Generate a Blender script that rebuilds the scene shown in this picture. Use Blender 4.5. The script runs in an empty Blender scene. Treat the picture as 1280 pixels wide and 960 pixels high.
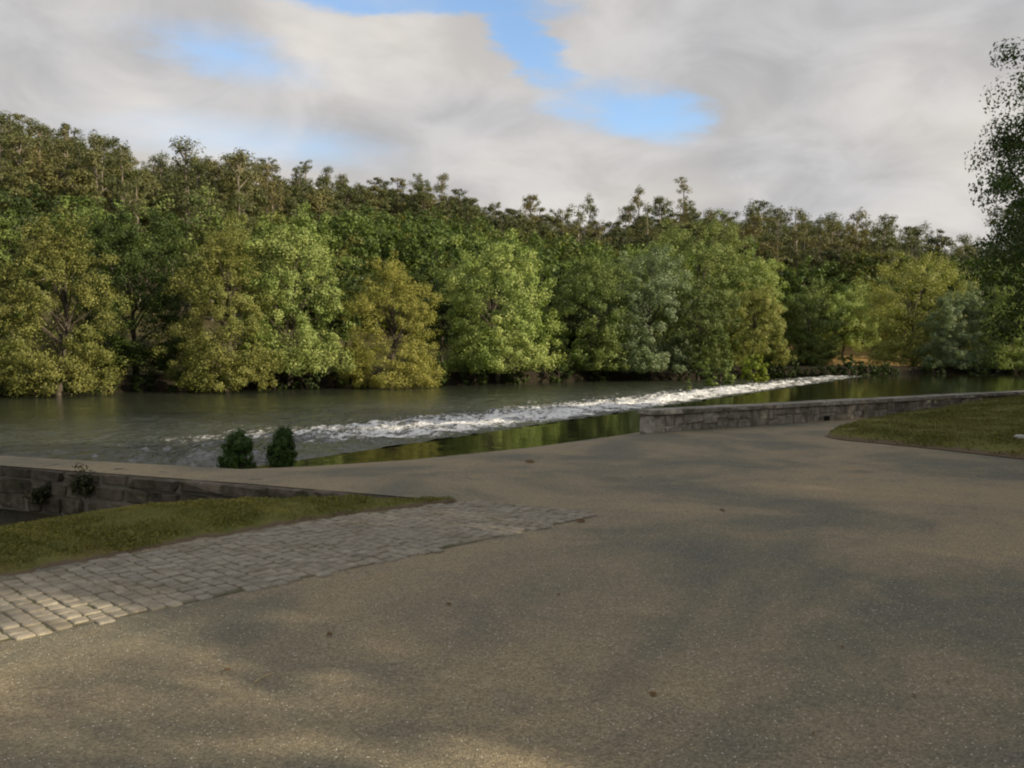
import bpy, bmesh, math, random
import numpy as np
from mathutils import Vector, Matrix

# ------------------------------------------------------------------ camera, sky, sun, exposure
scene = bpy.context.scene
F = 1050.0                      # focal length in photo pixels (1280 wide)
EYE = 1.6
HOR = 440.0                     # photo row of the horizon
cd = bpy.data.cameras.new('camera'); cam = bpy.data.objects.new('camera', cd)
scene.collection.objects.link(cam); scene.camera = cam
cam.location = (0, 0, EYE)
cam.rotation_euler = (math.radians(90) - math.atan((480 - HOR) / F), 0, 0)
cd.sensor_width = 36; cd.lens = 36 * F / 1280; cd.clip_start = 0.1; cd.clip_end = 5000

SUN_AZ = Vector((0.94, -0.34)).normalized(); SUN_EL = math.radians(21)
SUN = Vector((SUN_AZ.x * math.cos(SUN_EL), SUN_AZ.y * math.cos(SUN_EL), math.sin(SUN_EL)))
sl = bpy.data.lights.new('sun', 'SUN'); so = bpy.data.objects.new('sun', sl); scene.collection.objects.link(so)
sl.energy = 5.0; sl.angle = math.radians(0.5); sl.color = (1.0, 0.86, 0.63)
so.rotation_euler = (-SUN).to_track_quat('-Z', 'Y').to_euler(); so.location = (30, -20, 40)

scene.view_settings.view_transform = 'Standard'; scene.view_settings.look = 'None'
scene.view_settings.gamma = 1; scene.view_settings.use_curve_mapping = False
scene.view_settings.exposure = 0.5
scene.render.film_transparent = False
scene.cycles.filter_width = 2.1
scene.cycles.max_bounces = 6; scene.cycles.transparent_max_bounces = 4
scene.cycles.caustics_reflective = False; scene.cycles.caustics_refractive = False

world = bpy.data.worlds.new('World'); scene.world = world; world.use_nodes = True
W = world.node_tree; W.nodes.clear()


class NT:
    """small helper to wire nodes"""
    def __init__(s, tree): s.t = tree
    def n(s, typ, **kw):
        nd = s.t.nodes.new(typ)
        for k, v in kw.items(): setattr(nd, k, v)
        return nd
    def l(s, a, b): s.t.links.new(a, b)
    def put(s, sock, v):
        if isinstance(v, bpy.types.NodeSocket): s.l(v, sock)
        else: sock.default_value = v
    def m(s, op, a, b=0.0, c=None, clamp=False):
        nd = s.n('ShaderNodeMath', operation=op, use_clamp=clamp)
        s.put(nd.inputs[0], a); s.put(nd.inputs[1], b)
        if c is not None: s.put(nd.inputs[2], c)
        return nd.outputs[0]
    def vm(s, op, a, b=(0, 0, 0)):
        nd = s.n('ShaderNodeVectorMath', operation=op)
        s.put(nd.inputs[0], a); s.put(nd.inputs[1], b)
        return nd.outputs[1] if op in ('LENGTH', 'DOT_PRODUCT', 'DISTANCE') else nd.outputs[0]
    def scale(s, v, f):
        nd = s.n('ShaderNodeVectorMath', operation='SCALE'); s.put(nd.inputs[0], v); s.put(nd.inputs[3], f)
        return nd.outputs[0]
    def ramp(s, v, a, b, lo=0.0, hi=1.0, smooth=True):
        nd = s.n('ShaderNodeMapRange', interpolation_type='SMOOTHSTEP' if smooth else 'LINEAR')
        s.put(nd.inputs[0], v); nd.inputs[1].default_value = a; nd.inputs[2].default_value = b
        nd.inputs[3].default_value = lo; nd.inputs[4].default_value = hi
        return nd.outputs[0]
    def mix(s, f, a, b, mode='MIX'):
        nd = s.n('ShaderNodeMix', data_type='RGBA', blend_type=mode)
        s.put(nd.inputs[0], f)
        for i, v in ((6, a), (7, b)):
            if isinstance(v, bpy.types.NodeSocket): s.l(v, nd.inputs[i])
            else: nd.inputs[i].default_value = (*v[:3], 1)
        return nd.outputs[2]
    def noise(s, vec, scale, detail=4, rough=0.55, dist=0.0, col=False):
        nd = s.n('ShaderNodeTexNoise')
        if vec is not None: s.l(vec, nd.inputs['Vector'])
        nd.inputs['Scale'].default_value = scale; nd.inputs['Detail'].default_value = detail
        nd.inputs['Roughness'].default_value = rough; nd.inputs['Distortion'].default_value = dist
        return nd.outputs[1] if col else nd.outputs[0]
    def vor(s, vec, scale, out=0, feature='F1'):
        nd = s.n('ShaderNodeTexVoronoi', feature=feature)
        if vec is not None: s.l(vec, nd.inputs['Vector'])
        nd.inputs['Scale'].default_value = scale
        return nd.outputs[out]


# ---- sky: clear Nishita sky behind a broken layer of cloud at one height
w = NT(W)
tc = w.n('ShaderNodeTexCoord'); d = tc.outputs['Generated']
sep = w.n('ShaderNodeSeparateXYZ'); w.l(d, sep.inputs[0])
zc = w.m('MAXIMUM', sep.outputs[2], 0.03)
comb = w.n('ShaderNodeCombineXYZ')
w.l(w.m('DIVIDE', sep.outputs[0], zc), comb.inputs[0]); w.l(w.m('DIVIDE', sep.outputs[1], zc), comb.inputs[1])
P = comb.outputs[0]                                   # place on the cloud layer
wob = w.noise(P, 1.1, 4, 0.55, col=True)
Pw = w.vm('ADD', P, w.scale(w.vm('SUBTRACT', wob, (0.5, 0.5, 0.5)), 0.5))
wob2 = w.noise(P, 4.0, 6, 0.65, col=True); Pw = w.vm('ADD', Pw, w.scale(w.vm('SUBTRACT', wob2, (0.5, 0.5, 0.5)), 0.36))


def gap(cx, cy, ang, a, b, soft=0.75, amp=1.0):
    mp = w.n('ShaderNodeMapping', vector_type='TEXTURE')
    w.l(Pw, mp.inputs['Vector']); mp.inputs['Location'].default_value = (cx, cy, 0)
    mp.inputs['Rotation'].default_value = (0, 0, ang); mp.inputs['Scale'].default_value = (a, b, 1)
    return w.ramp(w.vm('LENGTH', mp.outputs[0]), 1.0 - soft * 0.6, 1.0 + soft * 0.6, amp, 0.0)


gaps = [gap(0.52, 3.6, 1.07, 0.56, 0.25, 1.15, 0.95), gap(0.05, 2.80, 1.2, 0.45, 0.12, 1.0, 0.9), gap(-0.28, 2.44, 0.15, 0.46, 0.14, 1.0, 0.95), gap(-0.95, 2.9, 1.3, 0.36, 0.2, 1.5, 0.7),
        gap(-1.25, 4.1, 0.5, 0.7, 0.5, 1.6, 0.55), gap(-3.4, 3.4, 0.4, 1.2, 0.5, 1.6, 0.5),
        gap(3.6, 1.0, 0.8, 1.3, 0.4), gap(-2.6, -1.8, 0.3, 1.5, 0.5), gap(2.0, -3.0, 2.2, 1.6, 0.5), gap(0.2, 0.3, 0.9, 0.8, 0.25)]
g = gaps[0]
for k in gaps[1:]: g = w.m('MAXIMUM', g, k)
cq = w.n('ShaderNodeCombineXYZ'); zq = w.m('ADD', w.m('MAXIMUM', sep.outputs[2], 0.0), 0.35)
w.l(w.m('DIVIDE', sep.outputs[0], zq), cq.inputs[0]); w.l(w.m('DIVIDE', sep.outputs[1], zq), cq.inputs[1])
Q = cq.outputs[0]                                     # same layer, flattened less towards the horizon, for its soft shading
big = w.noise(Q, 1.5, 3, 0.5, 0.5); fine = w.noise(Q, 4.2, 6, 0.55, 0.5)
cover = w.m('SUBTRACT', 1.0, w.m('MULTIPLY', g, w.ramp(fine, 0.3, 0.7, 1.0, 0.72)))
cover = w.ramp(cover, 0.05, 0.9)
bright = w.m('ADD', w.ramp(big, 0.30, 0.70, 4.1, 5.6), w.ramp(fine, 0.32, 0.68, -0.5, 0.7))
cc = w.n('ShaderNodeMix', data_type='RGBA', blend_type='MULTIPLY'); cc.inputs[0].default_value = 1
tone = w.mix(w.ramp(big, 0.3, 0.7), (1.0, 1.0, 1.03), (1.06, 1.0, 0.93))
w.l(tone, cc.inputs[6]); cb = w.n('ShaderNodeCombineColor')
for i in range(3): w.l(bright, cb.inputs[i])
w.l(cb.outputs[0], cc.inputs[7])
sky = w.n('ShaderNodeTexSky', sky_type='NISHITA', sun_disc=False, sun_elevation=SUN_EL,
          sun_rotation=math.atan2(SUN_AZ.x, SUN_AZ.y), air_density=1.0, dust_density=0.6, ozone_density=2.0)
out = w.mix(cover, w.scale(sky.outputs[0], 2.1), cc.outputs[2])
bg = w.n('ShaderNodeBackground'); w.l(out, bg.inputs[0]); bg.inputs[1].default_value = 0.085
wo = w.n('ShaderNodeOutputWorld'); w.l(bg.outputs[0], wo.inputs[0])

# ------------------------------------------------------------------ helpers
col = scene.collection
R = random.Random(7)
rg = np.random.default_rng(11)


def px(x, y, z=0.0):
    """photo pixel on the level z -> place"""
    dd = (EYE - z) * F / (y - HOR); return Vector(((x - 640) / F * dd, dd, z))
def pxd(x, dd): return (x - 640) / F * dd
def zat(y, dd): return EYE - (y - HOR) / F * dd


def link(name, me, m=None, parent=None):
    o = bpy.data.objects.new(name, me); col.objects.link(o)
    if m is not None and me is not None and not me.materials: me.materials.append(m)
    if parent is not None: o.parent = parent
    return o
def empty(name, loc):
    o = bpy.data.objects.new(name, None); col.objects.link(o); o.location = loc; o.empty_display_size = 0.3
    return o
def tag(o, label=None, cat=None, group=None, kind=None):
    if label: o['label'] = label
    if cat: o['category'] = cat
    if group: o['group'] = group
    if kind: o['kind'] = kind
    return o


def mesh_np(name, v, f, smooth=False):
    """v (n,3), f (m,k) with one k"""
    v = np.asarray(v, dtype=np.float32); f = np.asarray(f, dtype=np.int32)
    me = bpy.data.meshes.new(name); k = f.shape[1]
    me.vertices.add(len(v)); me.vertices.foreach_set('co', v.ravel())
    me.loops.add(f.size); me.loops.foreach_set('vertex_index', f.ravel())
    me.polygons.add(len(f)); me.polygons.foreach_set('loop_start', np.arange(0, f.size, k, dtype=np.int32))
    me.polygons.foreach_set('loop_total', np.full(len(f), k, dtype=np.int32))
    me.update(calc_edges=True)
    if smooth: me.polygons.foreach_set('use_smooth', np.ones(len(f), dtype=bool))
    return me


def attr(me, name, vals):
    a = me.attributes.new(name, 'FLOAT', 'POINT'); a.data.foreach_set('value', np.asarray(vals, dtype=np.float32).ravel())


def grid_faces(nu, nv):
    i = np.arange(nu - 1)[:, None] * nv + np.arange(nv - 1)[None, :]
    return np.stack([i, i + nv, i + nv + 1, i + 1], -1).reshape(-1, 4)


def vnoise(x, y, seed=0):
    """smooth value noise on a plane, about -1..1"""
    xi = np.floor(x).astype(np.int64); yi = np.floor(y).astype(np.int64)
    fx = x - xi; fy = y - yi; fx = fx * fx * (3 - 2 * fx); fy = fy * fy * (3 - 2 * fy)
    def h(a, b):
        n = (a * 374761393 + b * 668265263 + seed * 974711) & 0x7fffffff
        n = ((n ^ (n >> 13)) * 1274126177) & 0x7fffffff
        return ((n ^ (n >> 16)) & 0xffff) / 32767.5 - 1
    return (h(xi, yi) * (1 - fx) + h(xi + 1, yi) * fx) * (1 - fy) + (h(xi, yi + 1) * (1 - fx) + h(xi + 1, yi + 1) * fx) * fy


def fbm(x, y, seed=0, o=4):
    s = 0; a = 1; t = 0
    for k in range(o): s = s + a * vnoise(x * 2 ** k, y * 2 ** k, seed + k); t += a; a *= 0.5
    return s / t


def smooth(a, b, x):
    t = np.clip((x - a) / (b - a), 0, 1); return t * t * (3 - 2 * t)


# ------------------------------------------------------------------ materials
def mat(name):
    m = bpy.data.materials.new(name); m.use_nodes = True; m.node_tree.nodes.clear()
    return m, NT(m.node_tree)
def finish(t, color, rough=0.8, bump=None, bstr=0.3, bdist=0.02, spec=0.3, extra=None):
    b = t.n('ShaderNodeBsdfPrincipled'); t.put(b.inputs['Base Color'], color if isinstance(color, bpy.types.NodeSocket) else (*color, 1))
    t.put(b.inputs['Roughness'], rough); b.inputs['Specular IOR Level'].default_value = spec
    if bump is not None:
        bn = t.n('ShaderNodeBump'); bn.inputs['Strength'].default_value = bstr; bn.inputs['Distance'].default_value = bdist
        t.l(bump, bn.inputs['Height']); t.l(bn.outputs[0], b.inputs['Normal'])
    o = t.n('ShaderNodeOutputMaterial'); t.l(b.outputs[0], o.inputs[0])
    return b
def geo_pos(t): return t.n('ShaderNodeNewGeometry').outputs['Position']


def foliage(name, c1, c2, trans=0.22, spread=0.24, tint=None):
    """leaf: colour differs leaf by leaf and branch by branch"""
    m, t = mat(name)
    ge = t.n('ShaderNodeNewGeometry'); oi = t.n('ShaderNodeObjectInfo'); tcn = t.n('ShaderNodeTexCoord')
    n1 = t.noise(tcn.outputs['Object'], 0.45, 3)
    f = t.m('ADD', t.ramp(n1, 0.3, 0.7), t.m('MULTIPLY', t.m('SUBTRACT', ge.outputs['Random Per Island'], 0.5), 0.7), clamp=True)
    c = t.mix(f, c1, c2)
    br = t.m('ADD', t.m('MULTIPLY', ge.outputs['Random Per Island'], spread * 2), 1 - spread)
    br = t.m('MULTIPLY', br, t.m('ADD', t.m('MULTIPLY', oi.outputs['Random'], 0.5), 0.75))
    if tint:
        c = t.mix(t.m('MULTIPLY', t.ramp(oi.outputs['Random'], 0.55, 1.0), 0.75), c, tint)
    sc = t.scale(c, br)
    b = t.n('ShaderNodeBsdfPrincipled'); t.l(sc, b.inputs['Base Color']); b.inputs['Roughness'].default_value = 0.55
    b.inputs['Specular IOR Level'].default_value = 0.25
    tr = t.n('ShaderNodeBsdfTranslucent'); t.l(t.mix(1.0, sc, (1.15, 1.25, 0.5), 'MULTIPLY'), tr.inputs[0])
    mx = t.n('ShaderNodeMixShader'); mx.inputs[0].default_value = trans
    t.l(b.outputs[0], mx.inputs[1]); t.l(tr.outputs[0], mx.inputs[2])
    o = t.n('ShaderNodeOutputMaterial'); t.l(mx.outputs[0], o.inputs[0])
    return m


M = {}
M['leaf_green'] = foliage('leaf_green', (0.0878, 0.1307, 0.0308), (0.1525, 0.1867, 0.0512))
M['leaf_bright'] = foliage('leaf_bright', (0.1586, 0.2178, 0.0546), (0.2501, 0.2862, 0.0888))
M['leaf_gold'] = foliage('leaf_gold', (0.2315, 0.2361, 0.0491), (0.3297, 0.3149, 0.0785), spread=0.25)
M['leaf_olive'] = foliage('leaf_olive', (0.1509, 0.1707, 0.0418), (0.2325, 0.233, 0.0626))
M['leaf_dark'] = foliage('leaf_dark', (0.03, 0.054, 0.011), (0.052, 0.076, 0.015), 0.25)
M['leaf_grey'] = foliage('leaf_grey', (0.1342, 0.1867, 0.0854), (0.2135, 0.2551, 0.1452))
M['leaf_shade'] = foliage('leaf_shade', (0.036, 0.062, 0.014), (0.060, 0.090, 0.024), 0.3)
M['leaf_pine'] = foliage('leaf_pine', (0.0552, 0.0719, 0.0217), (0.0911, 0.1006, 0.0327), 0.15, 0.3, (0.105, 0.088, 0.026))
M['leaf_euc'] = foliage('leaf_euc', (0.082, 0.0982, 0.0387), (0.1243, 0.1319, 0.0531), 0.25, 0.3, (0.125, 0.100, 0.036))
M['leaf_oak'] = foliage('leaf_oak', (0.0612, 0.1012, 0.0207), (0.0998, 0.1404, 0.0294), 0.25, 0.3, (0.10, 0.09, 0.02))
M['leaf_lime'] = foliage('leaf_lime', (0.17, 0.235, 0.02), (0.25, 0.29, 0.035))
M['leaf_sedge'] = foliage('leaf_sedge', (0.0345, 0.0747, 0.0138), (0.0633, 0.115, 0.0207), 0.25)
M['grass'] = foliage('grass', (0.135, 0.140, 0.036), (0.205, 0.190, 0.056), 0.3, 0.35)
M['ivy'] = foliage('ivy', (0.03, 0.036, 0.014), (0.055, 0.058, 0.022), 0.2)

m, t = mat('bark'); p = t.n('ShaderNodeTexCoord').outputs['Object']
mp = t.n('ShaderNodeMapping'); t.l(p, mp.inputs[0]); mp.inputs['Scale'].default_value = (6, 6, 1.2)
n1 = t.noise(mp.outputs[0], 3, 6, 0.65)
finish(t, t.mix(t.ramp(n1, 0.3, 0.7), (0.035, 0.028, 0.021), (0.11, 0.09, 0.068)), 0.9, n1, 0.6, 0.04)
M['bark'] = m
m, t = mat('pale_bark'); p = t.n('ShaderNodeTexCoord').outputs['Object']
n1 = t.noise(p, 1.5, 5, 0.6)
finish(t, t.mix(t.ramp(n1, 0.3, 0.7), (0.10, 0.08, 0.06), (0.30, 0.26, 0.21)), 0.85, n1, 0.4, 0.03)
M['pale_bark'] = m

# exposed-aggregate paving
m, t = mat('gravel_asphalt'); p = geo_pos(t)
v1 = t.n('ShaderNodeTexVoronoi'); t.l(p, v1.inputs['Vector']); v1.inputs['Scale'].default_value = 95
v2 = t.n('ShaderNodeTexVoronoi'); t.l(p, v2.inputs['Vector']); v2.inputs['Scale'].default_value = 190
sx = t.n('ShaderNodeSeparateColor'); t.l(v1.outputs['Color'], sx.inputs[0])
sx2 = t.n('ShaderNodeSeparateColor'); t.l(v2.outputs['Color'], sx2.inputs[0])
patch = t.noise(p, 0.32, 5, 0.6, 0.6); patch2 = t.noise(p, 1.1, 5, 0.65, 0.4); grain = t.noise(p, 60, 4, 0.7)
base = t.mix(t.ramp(patch, 0.36, 0.62), (0.132, 0.130, 0.098), (0.278, 0.226, 0.142))
base = t.mix(t.m('MULTIPLY', t.ramp(patch2, 0.5, 0.72), 0.55), base, (0.30, 0.238, 0.150))
base = t.mix(t.m('MULTIPLY', t.ramp(patch2, 0.48, 0.28), 0.5), base, (0.115, 0.112, 0.10))
crk = t.vor(t.vm('ADD', p, t.scale(t.noise(p, 1.2, 4, col=True), 0.9)), 0.16, 0, 'DISTANCE_TO_EDGE')
base = t.mix(t.m('MULTIPLY', t.ramp(crk, 0.006, 0.001), t.ramp(patch, 0.45, 0.6, 0.03, 0.16)), base, (0.08, 0.075, 0.06))
st = t.mix(t.ramp(sx.outputs[0], 0.05, 1.0, smooth=False), (0.42, 0.40, 0.38), (1.55, 1.5, 1.42))
c = t.mix(0.55, base, st, 'MULTIPLY')
c = t.mix(t.m('MULTIPLY', t.ramp(sx.outputs[1], 0.95, 0.97), t.ramp(v1.outputs['Distance'], 0.45, 0.3)), c, (0.66, 0.60, 0.50))
c = t.mix(0.3, c, t.mix(sx2.outputs[0], (0.5, 0.5, 0.5), (1.5, 1.5, 1.5)), 'MULTIPLY')
stain = t.vor(t.vm('ADD', p, t.scale(t.noise(p, 3, 3, col=True), 0.25)), 0.55)
c = t.mix(t.m('MULTIPLY', t.ramp(stain, 0.16, 0.05), 0.35), c, (0.07, 0.065, 0.055))
hgt = t.m('ADD', t.m('MULTIPLY', t.ramp(v1.outputs['Distance'], 0.6, 0.1), 1.0), t.m('MULTIPLY', grain, 0.6))
finish(t, c, 0.84, hgt, 0.5, 0.005, 0.3)
M['plaza'] = m

# granite stones and setts
def granite(name, a, b, moss, mossamt, lichen=0.25, vary=0.5):
    m, t = mat(name); p = geo_pos(t); oi = t.n('ShaderNodeObjectInfo')
    n1 = t.noise(p, 9, 6, 0.65); n2 = t.noise(p, 120, 3, 0.7); n3 = t.noise(p, 2.6, 5, 0.65, 0.5)
    c = t.mix(t.ramp(n1, 0.28, 0.72), a, b)
    c = t.mix(0.6, c, t.mix(n2, (0.45, 0.45, 0.45), (1.55, 1.55, 1.55)), 'MULTIPLY')
    c = t.mix(t.m('MULTIPLY', t.ramp(n3, 0.50, 0.68), mossamt), c, moss)
    c = t.mix(t.m('MULTIPLY', t.ramp(t.noise(p, 14, 4, 0.7), 0.62, 0.70), lichen), c, (0.42, 0.41, 0.34))
    c = t.scale(c, t.m('ADD', t.m('MULTIPLY', oi.outputs['Random'], vary), 1 - vary / 2))
    finish(t, c, 0.88, t.m('ADD', n1, t.m('MULTIPLY', n2, 0.4)), 0.7, 0.02, 0.25)
    return m
M['stone_dark'] = granite('stone_dark', (0.062, 0.050, 0.037), (0.145, 0.120, 0.090), (0.038, 0.040, 0.017), 0.85)
M['stone_grey'] = granite('stone_grey', (0.17, 0.155, 0.13), (0.35, 0.325, 0.28), (0.07, 0.068, 0.045), 0.75, 0.4)
M['coping'] = granite('coping', (0.24, 0.21, 0.16), (0.37, 0.325, 0.25), (0.13, 0.115, 0.06), 0.4, 0.3)
M['sett'] = granite('sett', (0.225, 0.198, 0.152), (0.35, 0.312, 0.245), (0.17, 0.142, 0.088), 0.6, 0.2, 0.26)
m, t = mat('mortar'); p = geo_pos(t); n1 = t.noise(p, 20, 5, 0.7)
finish(t, t.mix(n1, (0.10, 0.088, 0.068), (0.23, 0.20, 0.16)), 0.95, n1, 0.6, 0.02); M['mortar'] = m
m, t = mat('joint_sand'); p = geo_pos(t); n1 = t.noise(p, 40, 5, 0.7); n2 = t.noise(p, 2.0, 3)
finish(t, t.mix(t.ramp(n2, 0.4, 0.65), t.mix(n1, (0.13, 0.112, 0.078), (0.23, 0.195, 0.14)), (0.09, 0.095, 0.035)), 0.95, n1, 0.6, 0.01); M['joint'] = m

# turf ground with bare dirt along its edge
m, t = mat('turf'); p = geo_pos(t)
at = t.n('ShaderNodeAttribute', attribute_name='bare')
n1 = t.noise(p, 5, 5, 0.65); n2 = t.noise(p, 45, 4, 0.7); n3 = t.noise(p, 1.3, 4, 0.6)
green = t.mix(t.ramp(n1, 0.3, 0.7), (0.125, 0.130, 0.036), (0.19, 0.18, 0.055))
green = t.mix(t.m('MULTIPLY', t.ramp(n3, 0.52, 0.7), 0.7), green, (0.20, 0.15, 0.06))
dirt = t.mix(n2, (0.10, 0.072, 0.045), (0.21, 0.16, 0.105))
c = t.mix(t.ramp(t.m('ADD', at.outputs['Fac'], t.m('MULTIPLY', t.m('SUBTRACT', n1, 0.5), 0.9)), 0.4, 0.62), green, dirt)
finish(t, c, 0.95, t.m('ADD', n2, n1), 0.8, 0.03, 0.1); M['turf'] = m

# ground of the far bank and the hill, with a dry meadow on the far bank
m, t = mat('ground'); p = geo_pos(t)
n1 = t.noise(p, 0.5, 5, 0.65); n2 = t.noise(p, 4, 4, 0.7)
c = t.mix(t.ramp(n1, 0.3, 0.7), (0.040, 0.042, 0.016), (0.085, 0.070, 0.035))
c = t.mix(0.5, c, t.mix(n2, (0.5, 0.5, 0.5), (1.5, 1.5, 1.5)), 'MULTIPLY')
at = t.n('ShaderNodeAttribute', attribute_name='meadow')
c = t.mix(t.ramp(t.m('ADD', at.outputs['Fac'], t.m('MULTIPLY', t.m('SUBTRACT', n1, 0.5), 0.4)), 0.3, 0.6), c, t.mix(n2, (0.20, 0.13, 0.05), (0.34, 0.22, 0.09)))
shade_at = t.n('ShaderNodeAttribute', attribute_name='bank_shade')
c = t.mix(shade_at.outputs['Fac'], c, t.mix(n2, (0.014, 0.012, 0.008), (0.035, 0.029, 0.018)))  # shade at the foot of the bank trees, painted into the ground colour
finish(t, c, 0.95, n2, 0.6, 0.2, 0.1); M['ground'] = m

# calm water above the weir
m, t = mat('calm_water'); p = geo_pos(t)
mp = t.n('ShaderNodeMapping'); t.l(p, mp.inputs[0]); mp.inputs['Scale'].default_value = (0.7, 1.0, 1)
n1 = t.noise(mp.outputs[0], 1.6, 3, 0.5)
finish(t, (0.016, 0.018, 0.008), 0.05, n1, 0.18, 0.05, 0.5).inputs['IOR'].default_value = 1.33; M['calm'] = m
m, t = mat('race_water'); p = geo_pos(t)
finish(t, (0.008, 0.008, 0.005), 0.05, t.noise(p, 3, 3), 0.15, 0.04, 0.5).inputs['IOR'].default_value = 1.33; M['race'] = m

# running water below the weir, with foam
m, t = mat('running_water'); p = geo_pos(t)
mp = t.n('ShaderNodeMapping'); t.l(p, mp.inputs[0]); mp.inputs['Rotation'].default_value = (0, 0, -0.55); mp.inputs['Scale'].default_value = (1.0, 0.55, 1)
n1 = t.noise(mp.outputs[0], 2.2, 5, 0.6, 0.4); n2 = t.noise(mp.outputs[0], 7.5, 4, 0.6, 0.3)
at = t.n('ShaderNodeAttribute', attribute_name='foam')
fn = t.m('ADD', t.m('MULTIPLY', t.ramp(t.noise(mp.outputs[0], 1.1, 6, 0.7, 0.8), 0.32, 0.68), 0.5), t.m('MULTIPLY', t.ramp(t.noise(mp.outputs[0], 8.0, 5, 0.7, 0.5), 0.32, 0.68), 0.5))
ff = t.ramp(t.m('ADD', fn, at.outputs['Fac']), 0.95, 1.35)
colr = t.mix(ff, (0.034, 0.039, 0.027), (0.82, 0.82, 0.80))
rough = t.m('ADD', t.m('MULTIPLY', ff, 0.55), 0.07)
ch = t.n('ShaderNodeAttribute', attribute_name='chop')
b = finish(t, colr, rough, t.m('MULTIPLY', ch.outputs['Fac'], t.m('ADD', t.m('ADD', n1, t.m('MULTIPLY', n2, 0.35)), t.m('MULTIPLY', ff, 0.3))), 1.0, 0.22, 0.5)
b.inputs['IOR'].default_value = 1.33; M['running'] = m

m, t = mat('dead_leaf'); finish(t, (0.13, 0.075, 0.03), 0.8); M['dead_leaf'] = m
m, t = mat('twig'); finish(t, (0.36, 0.28, 0.16), 0.8); M['twig'] = m
m, t = mat('pale_rock'); p = geo_pos(t); n1 = t.noise(p, 30, 4); finish(t, t.mix(n1, (0.4, 0.39, 0.37), (0.65, 0.64, 0.62)), 0.85, n1, 0.5, 0.01); M['pale_rock'] = m
m, t = mat('black_hole'); finish(t, (0.01, 0.01, 0.01), 0.9); M['hole'] = m

# ------------------------------------------------------------------ ground sheet: near bank, river bed, far bank, hill
bank_x = [-400, -120, -60, -40, -27, -12, 0, 8, 20, 30, 45, 70, 140, 400]
bank_y = [20, 24, 31, 38, 45.5, 53.5, 61.5, 67.5, 73, 71, 73, 76, 84, 110]
near_x = [-400, -60, -25, -8, -3.7, -2.6, 0, 2.6, 15, 30, 120, 400]
near_y = [60, 29, 18.6, 12.4, 11.2, 11.9, 14.3, 16.9, 24.8, 34, 40, 40]
race_x = [-30, -14, -8, -5.5, -4.4, -4.0, -3.0, -1.9, -1.3, -0.8]
race_y = [-3, 0, 3.0, 5.3, 6.7, 7.9, 8.3, 8.6, 8.8, 9.1]
# photo outline of the wood on the ridge (tree tops), and the ground a tree below it
RIDGE_D = 195.0
top_px = [-400, -150, 0, 60, 110, 160, 230, 300, 340, 385, 430, 500, 580, 620, 690, 760, 800, 850, 900, 960, 1020, 1080, 1130, 1200, 1300, 1500, 1900]
top_y = [138, 152, 168, 175, 190, 208, 217, 226, 226, 228, 234, 234, 244, 262, 272, 284, 270, 264, 272, 280, 292, 303, 312, 334, 350, 362, 372]


def ridge_z(x):
    return np.interp(640 + x * F / RIDGE_D, top_px, [zat(v, RIDGE_D) - 11.5 for v in top_y])
def hill(x, y):
    b = np.interp(x, bank_x, bank_y)
    tt = np.clip((y - b - 10) / (RIDGE_D - b - 10), 0, 1.35)
    rz = np.interp(640 + x * F / np.maximum(y, 60), top_px, [zat(v, RIDGE_D) - 11.5 for v in top_y])
    s = np.where(tt < 1, tt ** 1.15 * (1 - 0.12 * np.sin(tt * math.pi)), 1 - (tt - 1) * 0.35)
    return 0.25 + (rz - 0.25) * s
def ground_z(x, y):
    b = np.interp(x, bank_x, bank_y); ne = np.interp(x, near_x, near_y)
    far = hill(x, y) + 0.25 * fbm(x * 0.25, y * 0.25, 5)
    z = np.where(y > b, far, -1.9)
    k = smooth(-1.3, 0.6, y - b); z = np.where(np.abs(y - b) < 1.5, -1.9 * (1 - k) + far * k, z)
    z = np.where(y < ne - 0.35, -0.32, z)
    rc = np.interp(x, race_x, race_y)
    z = np.where((x < -0.9) & (x > -40) & (y < ne - 0.35) & (y > rc + 0.1), -1.75, z)
    return z


def axis(a0, a1, step, lo, hi):
    c = list(np.arange(a0, a1 + 1e-6, step)); s = step; v = a1
    while v < hi: s *= 1.13; v += s; c.append(v)
    s = step; v = a0
    while v > lo: s *= 1.13; v -= s; c.insert(0, v)
    return np.array(c)
gx = axis(-34, 50, 0.6, -1500, 1500); gy = axis(-6, 90, 0.6, -600, 2500)
X, Y = np.meshgrid(gx, gy, indexing='ij'); Z = ground_z(X, Y)
me = mesh_np('ground', np.stack([X, Y, Z], -1).reshape(-1, 3), grid_faces(len(gx), len(gy)), True)
mead = np.exp(-(((X - 36) / 13) ** 2 + ((Y - 96) / 15) ** 2) ** 2); attr(me, 'meadow', mead); attr(me, 'bank_shade', smooth(7, 2.5, np.abs(Y - np.interp(X, bank_x, bank_y))))  # second mask: painted shade in a strip along the far waterline
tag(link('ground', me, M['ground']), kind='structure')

# ------------------------------------------------------------------ water
CA = np.array([-3.5, 14.0]); CB = np.array([26.7, 63.0]); CL = np.linalg.norm(CB - CA)
cdir = (CB - CA) / CL; cper = np.array([-cdir[1], cdir[0]])
Z_UP, Z_DN = -0.20, -0.68
cs = lambda s_, t_: (CA[0] + cdir[0] * s_ + cper[0] * t_, CA[1] + cdir[1] * s_ + cper[1] * t_)

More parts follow.
